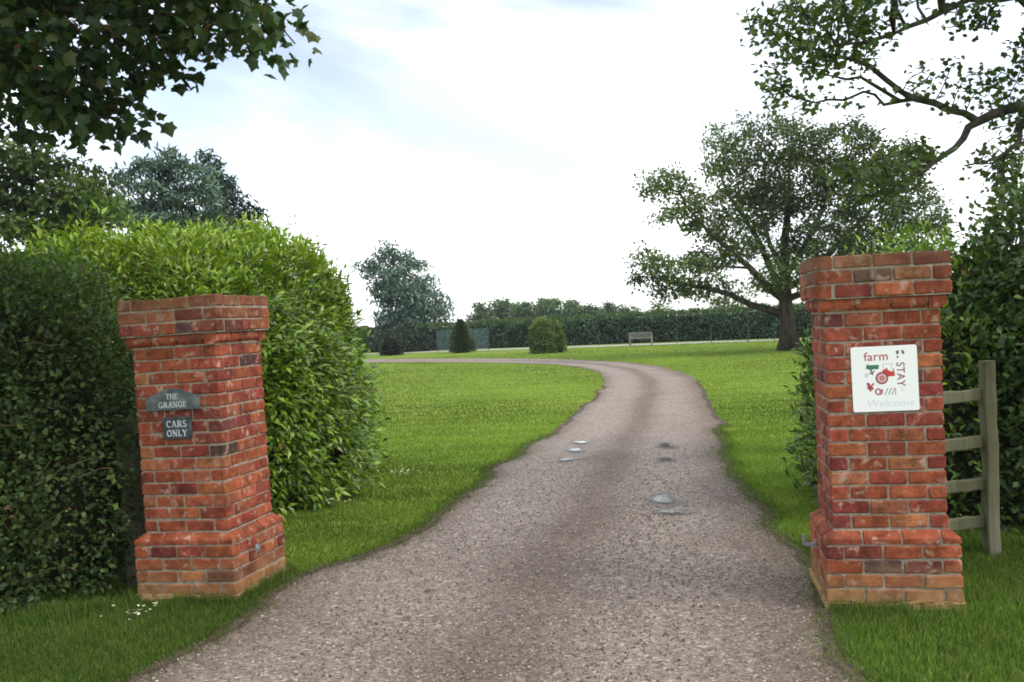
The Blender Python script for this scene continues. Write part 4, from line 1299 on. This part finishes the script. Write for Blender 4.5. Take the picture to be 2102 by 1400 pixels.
simple_tree('spruce_tree', 'dark pointed spruce rising right of the blue cedar', 428, 296, 40, [(425, 318, 16, 22), (440, 350, 32, 24), (455, 385, 46, 26), (468, 415, 58, 26), (480, 445, 66, 26), (470, 480, 80, 30)],
            53, 700, .40, .32, 46, [(.030, .052, .042), (.042, .066, .052), (.022, .038, .032)], [3, 3, 2], NEEDLE, M_NEEDLE, spread=.24, flat=.6, droop=.5, px_base=440)
# ------------------------------------------------------------------ cedar on the far lawn
simple_tree('blue_cedar_tree', 'lone blue cedar standing on the far lawn beyond the laurel hedge', 805, 488, 83, [(790, 500, 12, 12), (800, 518, 26, 12), (765, 535, 26, 9), (830, 530, 30, 9), (855, 545, 34, 8), (775, 560, 34, 10), (820, 562, 40, 10), (870, 572, 30, 8), (790, 588, 40, 11), (845, 592, 48, 10), (885, 604, 28, 8),
             (790, 615, 34, 11), (850, 622, 54, 11), (905, 628, 30, 7), (830, 645, 54, 12), (890, 650, 40, 9), (800, 655, 34, 14), (850, 672, 58, 12), (795, 688, 30, 16), (745, 548, 12, 6), (840, 690, 56, 16), (885, 685, 40, 14), (815, 705, 40, 10), (870, 632, 50, 12), (800, 570, 46, 14), (820, 606, 56, 14)],
            54, 2200, .55, .46, 44, BLU, [4, 3, 3, 1.2], NEEDLE, M_NEEDLE, spread=.46, flat=.75, droop=.05, r0=.022, px_base=800)
# dark shrubs under it
for k, (px, py, d, a, h, lab) in enumerate(((838, 712, 78, 2.0, 1.9, 'low dark shrub under the right side of the lone blue cedar'), (803, 722, 70, .75, 1.3, 'grey shrub beside the laurel hedge at the foot of the blue cedar'),
                                          (880, 712, 80, 2.2, 1.8, 'dark shrub between the lone cedar and the small cone conifer'))):
    p = at(px, 690, d)
    make_hedge('shrub', lab, 'shrub', (p[0], p[1]), a, a * .8, h, 2, 2, 2600, R_(60 + k), DIAMOND, .22, [(.028, .045, .030), (.040, .060, .036), (.022, .036, .026)], [1, 1, 1], M_LEAF, amp=.12, nscale=1.2, depth=.2, inset=.3)

# ------------------------------------------------------------------ clipped shrubs on the far lawn
p = ground_at(948, 724)
root = thing('small_conifer', tuple(p), 'small dark cone shaped conifer on the far lawn', 'conifer')
rng = R_(70)
n = 5200
hh_ = rng.uniform(0, 1, n); H_ = 2.2
prof = np.where(hh_ < .12, .80 + hh_, .92 * (1 - ((hh_ - .12) / .88)) ** .75)
prof = np.maximum(prof, .03) * (.92 + .10 * np.sin(hh_ * 40))
an = rng.uniform(0, 6.283, n); rr = prof * rng.uniform(.7, 1.05, n) * (1 + .14 * np.sin(an * 3 + hh_ * 9))
P_ = np.stack([np.cos(an) * rr, np.sin(an) * rr, .06 + hh_ * H_], 1)
dv_ = np.stack([np.cos(an), np.sin(an), rng.uniform(-.1, .8, n)], 1)
fo = linkobj('foliage', leaf_mesh('foliage', P_, dv_, rng.normal(size=(n, 3)) + np.array([0, 0, .6]), rng.uniform(.12, .24, n), NEEDLE, palette(rng, n, [(.075, .110, .040), (.095, .135, .046), (.055, .082, .034)], [1, 1, 1]), M_NEEDLE), root)
fo['kind'] = 'stuff'
linkobj('trunk', branch_mesh('trunk', np.array([(0, 0, -.1), (0, 0, .8), (0, 0, 1.6), (0, 0, 2.2)]), np.array([-1, 0, 1, 2]), np.array([.09, .07, .04, .02]), M_BARK, 7), root)
dome_core('stems', .62, .62, 2.0, 2, 1.4, .05, SinNoise(3, 2), M_CORE, root, .03)
p = ground_at(1120, 725)
make_hedge('clipped_dome_shrub', 'clipped beehive shaped evergreen shrub on the far lawn', 'shrub', (p[0] - .12, p[1]), .80, .80, 1.98, 2.2, 2.5, 9000, R_(71), DIAMOND, .10,
           [(.105, .160, .036), (.135, .195, .042), (.080, .122, .034)], [1, 1, 1], M_LEAF, amp=.03, nscale=2, depth=.08, inset=.12, topcols=[(.15, .21, .045)])
make_hedge('clipped_side_shrub', 'narrow upright evergreen shrub touching the right of the beehive shrub', 'shrub', (p[0] + .76, p[1] + .25), .42, .5, 1.72, 2.2, 2.3, 2400, R_(72), DIAMOND, .12,
           [(.105, .165, .036), (.130, .195, .042), (.080, .125, .034)], [1, 1, 1], M_LEAF, amp=.03, nscale=2, depth=.08, inset=.12, topcols=[(.15, .21, .045)])

# ------------------------------------------------------------------ far hedge, track, posts, bench
hA, hB = np.array([-39.0, 102.75]), np.array([36.0, 51.4])
hc = (hA + hB) / 2; hv = hB - hA; hl = np.linalg.norm(hv); ha = math.atan2(hv[1], hv[0])
make_hedge('boundary_hedge', 'long dark level hedge across the far side of the lawn', 'hedge', hc, hl / 2, .9, 1.98, 20, 7, 80000, R_(80), DIAMOND, .20,
           [(.080, .138, .082), (.104, .168, .098), (.062, .112, .072)], [1, 1, 1], M_LEAF, amp=.07, nscale=.8, depth=.14, rot=ha, inset=.2, topcols=[(.075, .12, .035)])  # leaf colours shifted cooler, distance haze painted into the tint
tn = np.array([hv[1], -hv[0]]) / hl            # towards the camera side
if tn[1] > 0: tn = -tn
M_TRACK = noise_mat('track', (.30, .28, .25), (.44, .42, .39), 1.2, 6, .9, .3, 12)
TA = hA + tn * 4.6; TB = hB + tn * 4.6
def strip(name, a, b, w0, w1, z, mat, n=40, seed=1):
    s = np.linspace(0, 1, n)[:, None]; c = a + (b - a) * s
    wv_ = SinNoise(seed, 3)(np.column_stack([c, np.zeros(n)])) * .12
    V = np.concatenate([np.column_stack([c - tn * (w0 + wv_)[:, None], np.full(n, z)]), np.column_stack([c + tn * (w1 - wv_)[:, None], np.full(n, z)])])
    Q = np.array([(i, i + 1, n + i + 1, n + i) for i in range(n - 1)])
    return tag(linkobj(name, mesh_np(name, V, Q, mat)), kind='structure')
strip('farm_track', TA, TB, np.linspace(.6, 1.7, 40), np.linspace(.5, 1.9, 40), .008, M_TRACK)
M_POST = plain_mat('post_paint', (.06, .065, .06), .6)
labs = ['leftmost thin dark fence post on the far lawn edge, left of the beehive shrub', 'thin dark fence post on the far lawn edge between beehive shrub and bench', 'thin dark fence post just right of the bench',
        'thin dark fence post second right of the bench', 'thin dark fence post third right of the bench', 'thin dark fence post nearest the spreading tree trunk']
for px, lab in zip((1040, 1230, 1390, 1460, 1537, 1590), labs):
    gx, gy = (697 + (1600 - px) * .0236 + 6), None
    p = ground_at(px, 697 + (1600 - px) * .0236 + 3)
    t = thing('railing_post', tuple(p), lab, 'post', 'thin posts along the far track')
    bm = bmesh.new()
    bmesh.ops.create_cone(bm, cap_ends=True, segments=8, radius1=.030, radius2=.024, depth=1.0, matrix=Matrix.Translation((0, 0, .48)))
    bmesh.ops.create_uvsphere(bm, u_segments=8, v_segments=5, radius=.035, matrix=Matrix.Translation((0, 0, 1.0)))
    linkobj('shaft', mesh_bm('shaft', bm, M_POST), t)

p = ground_at(1316, 709)
bench = thing('park_bench', tuple(p), 'weathered grey slatted bench seen from behind before the far hedge', 'bench', rot=(0, 0, math.radians(-14)))
M_BENCH = noise_mat('bench_teak', (.17, .16, .145), (.30, .285, .26), 9, 6, .85, .3, 30, (.3, 1, 1))
def bbox(name, x0, x1, y0, y1, z0, z1):
    bm = bmesh.new(); bm_box(bm, x0, x1, y0, y1, z0, z1); bevel(bm, .006); return linkobj(name, mesh_bm(name, bm, M_BENCH), bench)
for sx in (-.70, .70):
    bbox('leg', sx - .035, sx + .035, -.26, -.19, 0, .86)
    bbox('leg', sx - .035, sx + .035, .22, .29, 0, .60)
    bbox('armrest', sx - .045, sx + .045, -.19, .31, .60, .64)
    bbox('stretcher', sx - .02, sx + .02, -.188, .218, .30, .36)
for k in range(5): bbox('seat_slat', -.665, .665, -.17 + k * .085, -.105 + k * .085, .40, .425)
bbox('back_rail', -.663, .663, -.255, -.205, .78, .85)
bbox('back_rail', -.663, .663, -.255, -.205, .47, .53)
for k in range(13): bbox('back_slat', -.60 + k * .0955, -.548 + k * .0955, -.245, -.215, .531, .779)

# pale net screen behind the small conifer
m, tt_, o_ = new_mat('net')
bs = N(tt_, 'ShaderNodeBsdfDiffuse'); bs.inputs['Color'].default_value = (.22, .33, .34, 1)
tr = N(tt_, 'ShaderNodeBsdfTransparent'); ms = N(tt_, 'ShaderNodeMixShader'); ms.inputs['Fac'].default_value = .11
tt_.links.new(tr.outputs['BSDF'], ms.inputs[1]); tt_.links.new(bs.outputs['BSDF'], ms.inputs[2]); tt_.links.new(ms.outputs['Shader'], o_.inputs['Surface'])
a0, a1 = at(898, 716, 71), at(1003, 713, 71)
net = thing('net_screen', (a0[0], a0[1], 0), 'pale blue green net screen standing behind the small cone conifer', 'net')
dx = a1[0] - a0[0]
bm = bmesh.new(); bm_box(bm, .03, dx - .03, -.004, .004, .10, 1.62); linkobj('netting', mesh_bm('netting', bm, m), net)
for x in (0, dx / 2, dx):
    bm = bmesh.new(); bm_box(bm, x - .028, x + .028, -.03, .03, -.05, 1.66); linkobj('post', mesh_bm('post', bm, M_POST), net)

# ------------------------------------------------------------------ far wood beyond the hedge
FAR = [(.085, .125, .055), (.110, .155, .062), (.066, .098, .050)]
wood = [(988, 622, 150, 26, 22, 'leftmost'), (1030, 612, 155, 36, 26, 'second from left'), (1078, 618, 150, 28, 24, 'third from left'), (1126, 612, 155, 40, 26, 'fourth from left'), (1172, 615, 158, 30, 24, 'fifth from left'),
        (1212, 624, 155, 30, 19, 'sixth from left'), (1250, 618, 160, 22, 19, 'seventh from left'), (1282, 629, 155, 20, 14, 'eighth from left'), (1303, 625, 165, 10, 10, 'small rightmost')]
for k, (px, py, d, rx, ry, lab) in enumerate(wood):
    lb = [(px, py + ry * .8, rx * .8, ry * .85), (px - rx * .55, py + ry * 1.3, rx * .55, ry * .8), (px + rx * .55, py + ry * 1.2, rx * .55, ry * .8), (px, py + ry * 1.9, rx, ry)]
    if lab.startswith('small'): lb = [(px, py + ry, rx, ry), (px + 4, py + ry * 1.6, rx * .8, ry)]
    simple_tree('wood_tree', 'round topped tree in the far wood above the hedge, ' + lab.replace(' rightmost', ' one at the right end') + (' of the row' if 'small' not in lab else ''), px, py, d, lb, 90 + k, 520, .9, .50, 70, FAR, [1, 1, 1], spread=.55, group='trees of the far wood', r0=.04, shell=.2)
simple_tree('young_tree', 'thin young tree showing above the far hedge under the low limb', 1352, 618, 78, [(1352, 630, 22, 14), (1345, 645, 24, 10), (1375, 640, 16, 12)], 101, 200, .5, .30, 26, GRN, [1, 1, 1, 1], spread=.35, r0=.02)
simple_tree('young_tree', 'leafy young tree above the far hedge left of the spreading trunk', 1488, 605, 74, [(1488, 615, 24, 12), (1480, 630, 28, 12), (1510, 632, 20, 10)], 102, 220, .5, .30, 26, [(.055, .095, .024), (.075, .12, .028)], [1, 1], spread=.35, r0=.02)

# ------------------------------------------------------------------ puddles and the wet gravel round them
def edge_mat(name, col, rough, lo, hi, scale, col2=None):
    """sheet that breaks up towards its rim where stones stand out of it"""
    m, t, o = new_mat(name)
    L = t.links.new
    a = N(t, 'ShaderNodeAttribute', attribute_name='rim')
    tc_ = N(t, 'ShaderNodeTexCoord')
    n1 = N(t, 'ShaderNodeTexNoise'); n1.inputs['Scale'].default_value = scale; n1.inputs['Detail'].default_value = 5; n1.inputs['Roughness'].default_value = .7
    L(tc_.outputs['Object'], n1.inputs['Vector'])
    ad = N(t, 'ShaderNodeMath', operation='ADD'); L(a.outputs['Fac'], ad.inputs[0]); L(n1.outputs['Fac'], ad.inputs[1])
    mr = N(t, 'ShaderNodeMapRange'); mr.inputs['From Min'].default_value = lo; mr.inputs['From Max'].default_value = hi
    L(ad.outputs['Value'], mr.inputs['Value'])
    b = N(t, 'ShaderNodeBsdfPrincipled'); b.inputs['Base Color'].default_value = (*col, 1); b.inputs['Roughness'].default_value = rough; b.inputs['IOR'].default_value = 1.33
    if col2:
        v = N(t, 'ShaderNodeTexVoronoi'); v.inputs['Scale'].default_value = 62; L(tc_.outputs['Object'], v.inputs['Vector'])
        sp = N(t, 'ShaderNodeSeparateColor'); L(v.outputs['Color'], sp.inputs['Color'])
        mc = N(t, 'ShaderNodeMix', data_type='RGBA'); mc.inputs['A'].default_value = (*col, 1); mc.inputs['B'].default_value = (*col2, 1)
        L(sp.outputs['Red'], mc.inputs['Factor']); L(mc.outputs['Result'], b.inputs['Base Color'])
        bp = N(t, 'ShaderNodeBump'); bp.inputs['Strength'].default_value = .5; bp.inputs['Distance'].default_value = .008; L(v.outputs['Distance'], bp.inputs['Height']); L(bp.outputs['Normal'], b.inputs['Normal'])
    tr = N(t, 'ShaderNodeBsdfTransparent'); ms = N(t, 'ShaderNodeMixShader')
    L(mr.outputs['Result'], ms.inputs['Fac']); L(b.outputs['BSDF'], ms.inputs[1]); L(tr.outputs['BSDF'], ms.inputs[2]); L(ms.outputs['Shader'], o.inputs['Surface'])
    return m
M_WATER = edge_mat('puddle_water', (.12, .105, .09), .04, 1.16, 1.26, 16)
M_WET = edge_mat('wet_gravel', (.10, .084, .072), .34, .70, 1.20, 7, (.22, .19, .165))
def blotch(name, p, rx, ry, z, mat, seed):
    n, m = 36, 7
    a = np.arange(n) * 2 * math.pi / n
    pn = R_(seed); ph = pn.uniform(0, 6.28, 5)
    rad = 1 + sum(.22 / (j + 1) * np.sin((j + 2) * a + ph[j]) for j in range(5))
    V = [(p[0], p[1], z)]; rim = [0]
    for q in range(1, m + 1):
        f = q / m
        V += [(p[0] + math.cos(a[i]) * rx * rad[i] * f, p[1] + math.sin(a[i]) * ry * rad[i] * f, z) for i in range(n)]
        rim += [f] * n
    T = np.array([(0, 1 + i, 1 + (i + 1) % n) for i in range(n)])
    Q = np.array([(1 + (q - 1) * n + i, 1 + q * n + i, 1 + q * n + (i + 1) % n, 1 + (q - 1) * n + (i + 1) % n) for q in range(1, m) for i in range(n)])
    return tag(linkobj(name, mesh_np(name, np.array(V), [T, Q], mat, extra={'rim': rim})), kind='structure')
for k, (px, py, rx, ry) in enumerate(((1363, 1029, .17, .22), (1380, 1054, .12, .12), (1368, 916, .14, .24), (1366, 945, .10, .16), (1192, 910, .13, .15), (1180, 926, .15, .15), (1163, 946, .11, .13))):
    p = ground_at(px, py)
    blotch('wet_patch', p, rx * 2.1, ry * 2.4, .0150 + .0004 * k, M_WET, 300 + k)
    blotch('puddle', p, rx, ry, .0200 + .0003 * k, M_WATER, 300 + k)

M_SOIL = edge_mat('bare_soil', (.060, .042, .026), .9, .48, .86, 4.0, (.15, .11, .075))
for ed, sg in ((EL, -1), (ER, 1)):
    q = ed[(ed[:, 1] > 3.5) & (ed[:, 1] < 27)]
    tg = np.gradient(q, axis=0); nr = unit(np.column_stack([tg[:, 1], -tg[:, 0]]))
    off = np.linspace(-.22, .16, 7) * (1 if sg > 0 else -1)
    V = np.concatenate([np.column_stack([q + nr * o_, np.full(len(q), .0195)]) for o_ in off])
    rim = np.concatenate([np.full(len(q), abs(k - 3) / 3) for k in range(7)])
    m_ = len(q)
    Q = np.array([(j * m_ + i, j * m_ + i + 1, (j + 1) * m_ + i + 1, (j + 1) * m_ + i) for j in range(6) for i in range(m_ - 1)])
    tag(linkobj('soil_edge', mesh_np('soil_edge', V, Q, M_SOIL, extra={'rim': rim})), kind='structure')

# ------------------------------------------------------------------ loose gravel stones on the near drive
rng = R_(200)
nst = 90000
y = 3.2 + 10.5 * rng.uniform(0, 1, nst) ** 1.7
k_ = np.searchsorted(EL[:, 1], y).clip(1, ND - 1)
ell_x = np.interp(y, EL[:220, 1], EL[:220, 0]); erx = np.interp(y, ER[:220, 1], ER[:220, 0])
u_ = rng.uniform(-.015, 1.015, nst)
lo_ = np.clip(np.exp(-((u_ - .5) / .13) ** 2) + np.exp(-(u_ / .12) ** 2) + np.exp(-((1 - u_) / .16) ** 2), 0, 1)
kp = rng.uniform(size=nst) < (.14 + .86 * lo_) * np.clip((13.7 - y) / 6, 0, 1)
y, u_, ell_x, erx = y[kp], u_[kp], ell_x[kp], erx[kp]
n = len(y)
pos = np.column_stack([ell_x + (erx - ell_x) * u_, y, .008 + rng.uniform(0, .006, n)])
cube = np.array([(x, yy, z) for z in (-1, 1) for yy in (-1, 1) for x in (-1, 1)], float)
cf = np.array([(0, 2, 3, 1), (4, 5, 7, 6), (0, 1, 5, 4), (2, 6, 7, 3), (0, 4, 6, 2), (1, 3, 7, 5)])
sz = rng.uniform(.003, .0078, n)
C_ = cube[None] * rng.uniform(.55, 1.1, (n, 8, 1)) * sz[:, None, None] * rng.uniform(.6, 1.2, (n, 1, 3))
q_ = unit(rng.normal(size=(n, 4)))
wq, xq, yq, zq = q_.T
Rm = np.stack([np.stack([1 - 2 * (yq ** 2 + zq ** 2), 2 * (xq * yq - zq * wq), 2 * (xq * zq + yq * wq)], 1), np.stack([2 * (xq * yq + zq * wq), 1 - 2 * (xq ** 2 + zq ** 2), 2 * (yq * zq - xq * wq)], 1),
               np.stack([2 * (xq * zq - yq * wq), 2 * (yq * zq + xq * wq), 1 - 2 * (xq ** 2 + yq ** 2)], 1)], 1)
V = pos[:, None] + np.einsum('nij,nkj->nki', Rm, C_)
Fq = (cf[None] + (np.arange(n) * 8)[:, None, None]).reshape(-1, 4)
tint = palette(rng, n, [(.215, .168, .142), (.17, .126, .102), (.275, .225, .19), (.20, .175, .16), (.115, .09, .072), (.44, .40, .34), (.26, .185, .135)], [5, 3, 4, 3, 1.6, 1.8, 1.4], .15)
M_STONE, t_, o_ = new_mat('stone')
aa_ = N(t_, 'ShaderNodeAttribute', attribute_name='tint'); b_ = N(t_, 'ShaderNodeBsdfPrincipled'); b_.inputs['Roughness'].default_value = .65; b_.inputs['Specular IOR Level'].default_value = .35
t_.links.new(aa_.outputs['Color'], b_.inputs['Base Color']); t_.links.new(b_.outputs['BSDF'], o_.inputs['Surface'])
gs = linkobj('gravel_stones', mesh_np('gravel_stones', V.reshape(-1, 3), Fq, M_STONE, np.repeat(tint * .92, 8, 0)))
tag(gs, 'loose pinkish grey gravel stones lying over the near drive', 'gravel', kind='stuff')

# ------------------------------------------------------------------ grass
def blades(name, label, P, h, wd, cols, wts, rng, lean=.5, cat='grass', var=.2):
    n = len(P)
    a = rng.uniform(0, 6.283, n); b = rng.uniform(0, 6.283, n)
    sd = np.column_stack([np.cos(a), np.sin(a), np.zeros(n)]) * wd[:, None]
    ln = np.column_stack([np.cos(b), np.sin(b), np.zeros(n)]) * (h * rng.uniform(0, lean, n))[:, None]
    base = np.column_stack([P, np.zeros(n)])
    mid = base + ln * .35 + np.array([0, 0, 1.0]) * (h * .6)[:, None]
    tip = base + ln + np.array([0, 0, 1.0]) * (h * rng.uniform(.8, 1, n))[:, None]
    V = np.stack([base - sd, base + sd, mid + sd * .7, mid - sd * .7, tip], 1)
    T = np.array([(0, 1, 2), (0, 2, 3), (3, 2, 4)])[None] + (np.arange(n) * 5)[:, None, None]
    tint = palette(rng, n, cols, wts, var)
    tint *= (1 + .15 * SinNoise(5, .5)(base) + .10 * SinNoise(6, 2.2)(base))[:, None].clip(.6, 1.4)
    tint = np.repeat(tint, 5, 0)
    o = linkobj(name, mesh_np(name, V.reshape(-1, 3), T.reshape(-1, 3), M_GRASS, tint))
    return tag(o, label, cat, kind='stuff')
GC = [(.085, .150, .026), (.112, .182, .030), (.066, .116, .024), (.165, .215, .045), (.20, .18, .08)]
GW = [4, 4, 3, 1.5, .5]
def near_pillar(P, m=.40):
    ok = np.ones(len(P), bool)
    for pil in (pil_l, pil_r):
        M = pil.matrix_world.inverted()
        q = np.column_stack([P, np.zeros(len(P))]) @ np.array(M)[:3, :3].T + np.array(M)[:3, 3]
        ok &= ~((np.abs(q[:, 0]) < m) & (np.abs(q[:, 1]) < m))
    return ok
def area(x0, x1, y0, y1, n, rng):
    P = np.column_stack([rng.uniform(x0, x1, n), rng.uniform(y0, y1, n)])
    return P[~in_drive(P) & near_pillar(P)]
rng = R_(210)
P = area(-4.6, -1.6, 4.4, 7.3, 70000, rng)
blades('verge_grass', 'long grass on the verge in front of the plaque pillar', P, rng.uniform(.02, .068, len(P)), rng.uniform(.0018, .0035, len(P)), GC, GW, rng, .8)
P = area(1.5, 4.6, 4.2, 7.6, 80000, rng)
blades('verge_grass', 'long rough grass on the verge before the sign pillar and rail fence', P, rng.uniform(.02, .08, len(P)), rng.uniform(.0018, .0035, len(P)), GC, GW, rng, .8)
# mown lawn: blades thin out and grow wider with distance
def lawn_pts(n, y0, y1, rng):
    y = y0 * (y1 / y0) ** rng.uniform(0, 1, n)
    x = y * rng.uniform(-.36, .50, n) + rng.uniform(-.3, .3, n)
    P = np.column_stack([x, y])
    keep = ~in_drive(P) & near_pillar(P) & ~((x < -3.2) & (y < 16))
    return P[keep]
rng = R_(211)
P = lawn_pts(210000, 6.6, 20, rng)
sc_ = (P[:, 1] / 9).clip(.8, 3)
blades('lawn_grass', 'short mown grass of the nearer lawn both sides of the drive', P, rng.uniform(.018, .042, len(P)), rng.uniform(.0022, .0045, len(P)) * sc_, [(.150, .235, .032), (.172, .258, .036), (.130, .205, .030), (.205, .268, .044)], [4, 4, 2, 1], rng, .9, var=.14)
P = lawn_pts(120000, 20, 62, rng)
sc_ = (P[:, 1] / 9).clip(.8, 6)
blades('lawn_grass', 'mown grass of the far lawn inside the bend of the drive', P, rng.uniform(.018, .040, len(P)), rng.uniform(.003, .006, len(P)) * sc_, [(.172, .248, .036), (.182, .258, .038), (.160, .232, .034), (.200, .268, .044)], [4, 4, 2, 1], rng, .9, var=.07)
# tufts straggling over the drive edges
rng = R_(212)
E1 = EL[(EL[:, 1] > 4) & (EL[:, 1] < 16)]; E2 = ER[(ER[:, 1] > 4) & (ER[:, 1] < 16)]
P = np.concatenate([E1[rng.integers(0, len(E1), 9000)], E2[rng.integers(0, len(E2), 9000)]]) + rng.normal(0, .075, (18000, 2))
P = P[near_pillar(P)]
blades('edge_grass', 'straggling grass tufts along both edges of the drive', P, rng.uniform(.02, .06, len(P)), rng.uniform(.002, .0035, len(P)), GC, GW, rng, 1.2)

# longer tufts the mower misses, round the pillar feet, the fence and the hedge bottoms
rng = R_(213)
tp = []
for pil in (pil_l, pil_r):
    n = 2600
    sd = rng.integers(0, 4, n); u = rng.uniform(-.42, .42, n); o = .405 + np.abs(rng.normal(0, .05, n))
    x = np.where(sd == 0, u, np.where(sd == 1, o, np.where(sd == 2, u, -o))); y = np.where(sd == 0, -o, np.where(sd == 1, u, np.where(sd == 2, o, u)))
    M = np.array(pil.matrix_world)
    q = np.column_stack([x, y, np.zeros(n)]) @ M[:3, :3].T + M[:3, 3]
    tp.append(q[:, :2])
tp.append(np.column_stack([rng.uniform(2.9, 4.6, 5000), 7.0 + np.abs(rng.normal(0, .22, 5000))]))
tp.append(np.column_stack([rng.uniform(-4.6, -2.9, 6000), 6.72 - np.abs(rng.normal(0, .14, 6000))]))
P = np.concatenate(tp)
nz_ = SinNoise(77, 5.0)(np.column_stack([P, np.zeros(len(P))]))
P = P[(~in_drive(P)) & near_pillar(P, .395) & (nz_ > -.35)]
blades('tuft_grass', 'longer unmown grass tufts round the pillar feet and hedge bottoms', P, rng.uniform(.04, .13, len(P)), rng.uniform(.0018, .0035, len(P)), GC, GW, rng, .7)

# ------------------------------------------------------------------ daisies in the grass
def daisies(label, px, py, rx, ry, n, seed):
    rng = R_(seed)
    c = ground_at(px, py)
    V, T, Cc = [], [], []
    for k in range(n):
        p = np.array([c[0] + rng.normal(0, rx), c[1] + rng.normal(0, ry), rng.uniform(.05, .085)])
        r = rng.uniform(.008, .013); tl = rng.normal(0, .3, 2)
        b = len(V); m = 10
        V.append(p + (0, 0, .003)); Cc.append((.75, .55, .06))
        for i in range(m * 2):
            a = math.pi * i / m; rr = r * (1.0 if i % 2 else .72)
            V.append(p + np.array([math.cos(a) * rr, math.sin(a) * rr, math.cos(a) * rr * tl[0] + math.sin(a) * rr * tl[1]])); Cc.append((.82, .82, .80))
        for i in range(m * 2): T.append((b, b + 1 + i, b + 1 + (i + 1) % (m * 2)))
        b = len(V)
        V += [p + (-.001, 0, 0), p + (.001, 0, 0), p * (1, 1, 0)]; Cc += [(.10, .18, .03)] * 3
        T.append((b, b + 1, b + 2))
    o = linkobj('daisies', mesh_np('daisies', np.array(V), np.array(T), M_STONE, np.array(Cc)))
    return tag(o, label, 'flowers', kind='stuff')
daisies('scatter of white daisies in the grass before the plaque pillar', 288, 1268, .09, .10, 20, 401)
daisies('small white daisies on the lawn between laurel hedge and drive', 830, 977, .10, .12, 26, 402)
daisies('few white daisies on the lawn just behind the plaque pillar', 660, 1045, .16, .12, 16, 403)

# ------------------------------------------------------------------ thin summer haze over the far lawn
bm = bmesh.new()
bm_box(bm, -150, 150, -40, 260, -1.0, 16.0)
m, tt_, o_ = new_mat('haze')
pv = N(tt_, 'ShaderNodeVolumePrincipled')
pv.inputs['Color'].default_value = (.80, .90, 1.0, 1)
pv.inputs['Density'].default_value = .0003
tt_.links.new(pv.outputs['Volume'], o_.inputs['Volume'])
hz = linkobj('haze', mesh_bm('haze', bm, m))
tag(hz, 'thin pale haze hanging over the garden', 'haze', kind='stuff')
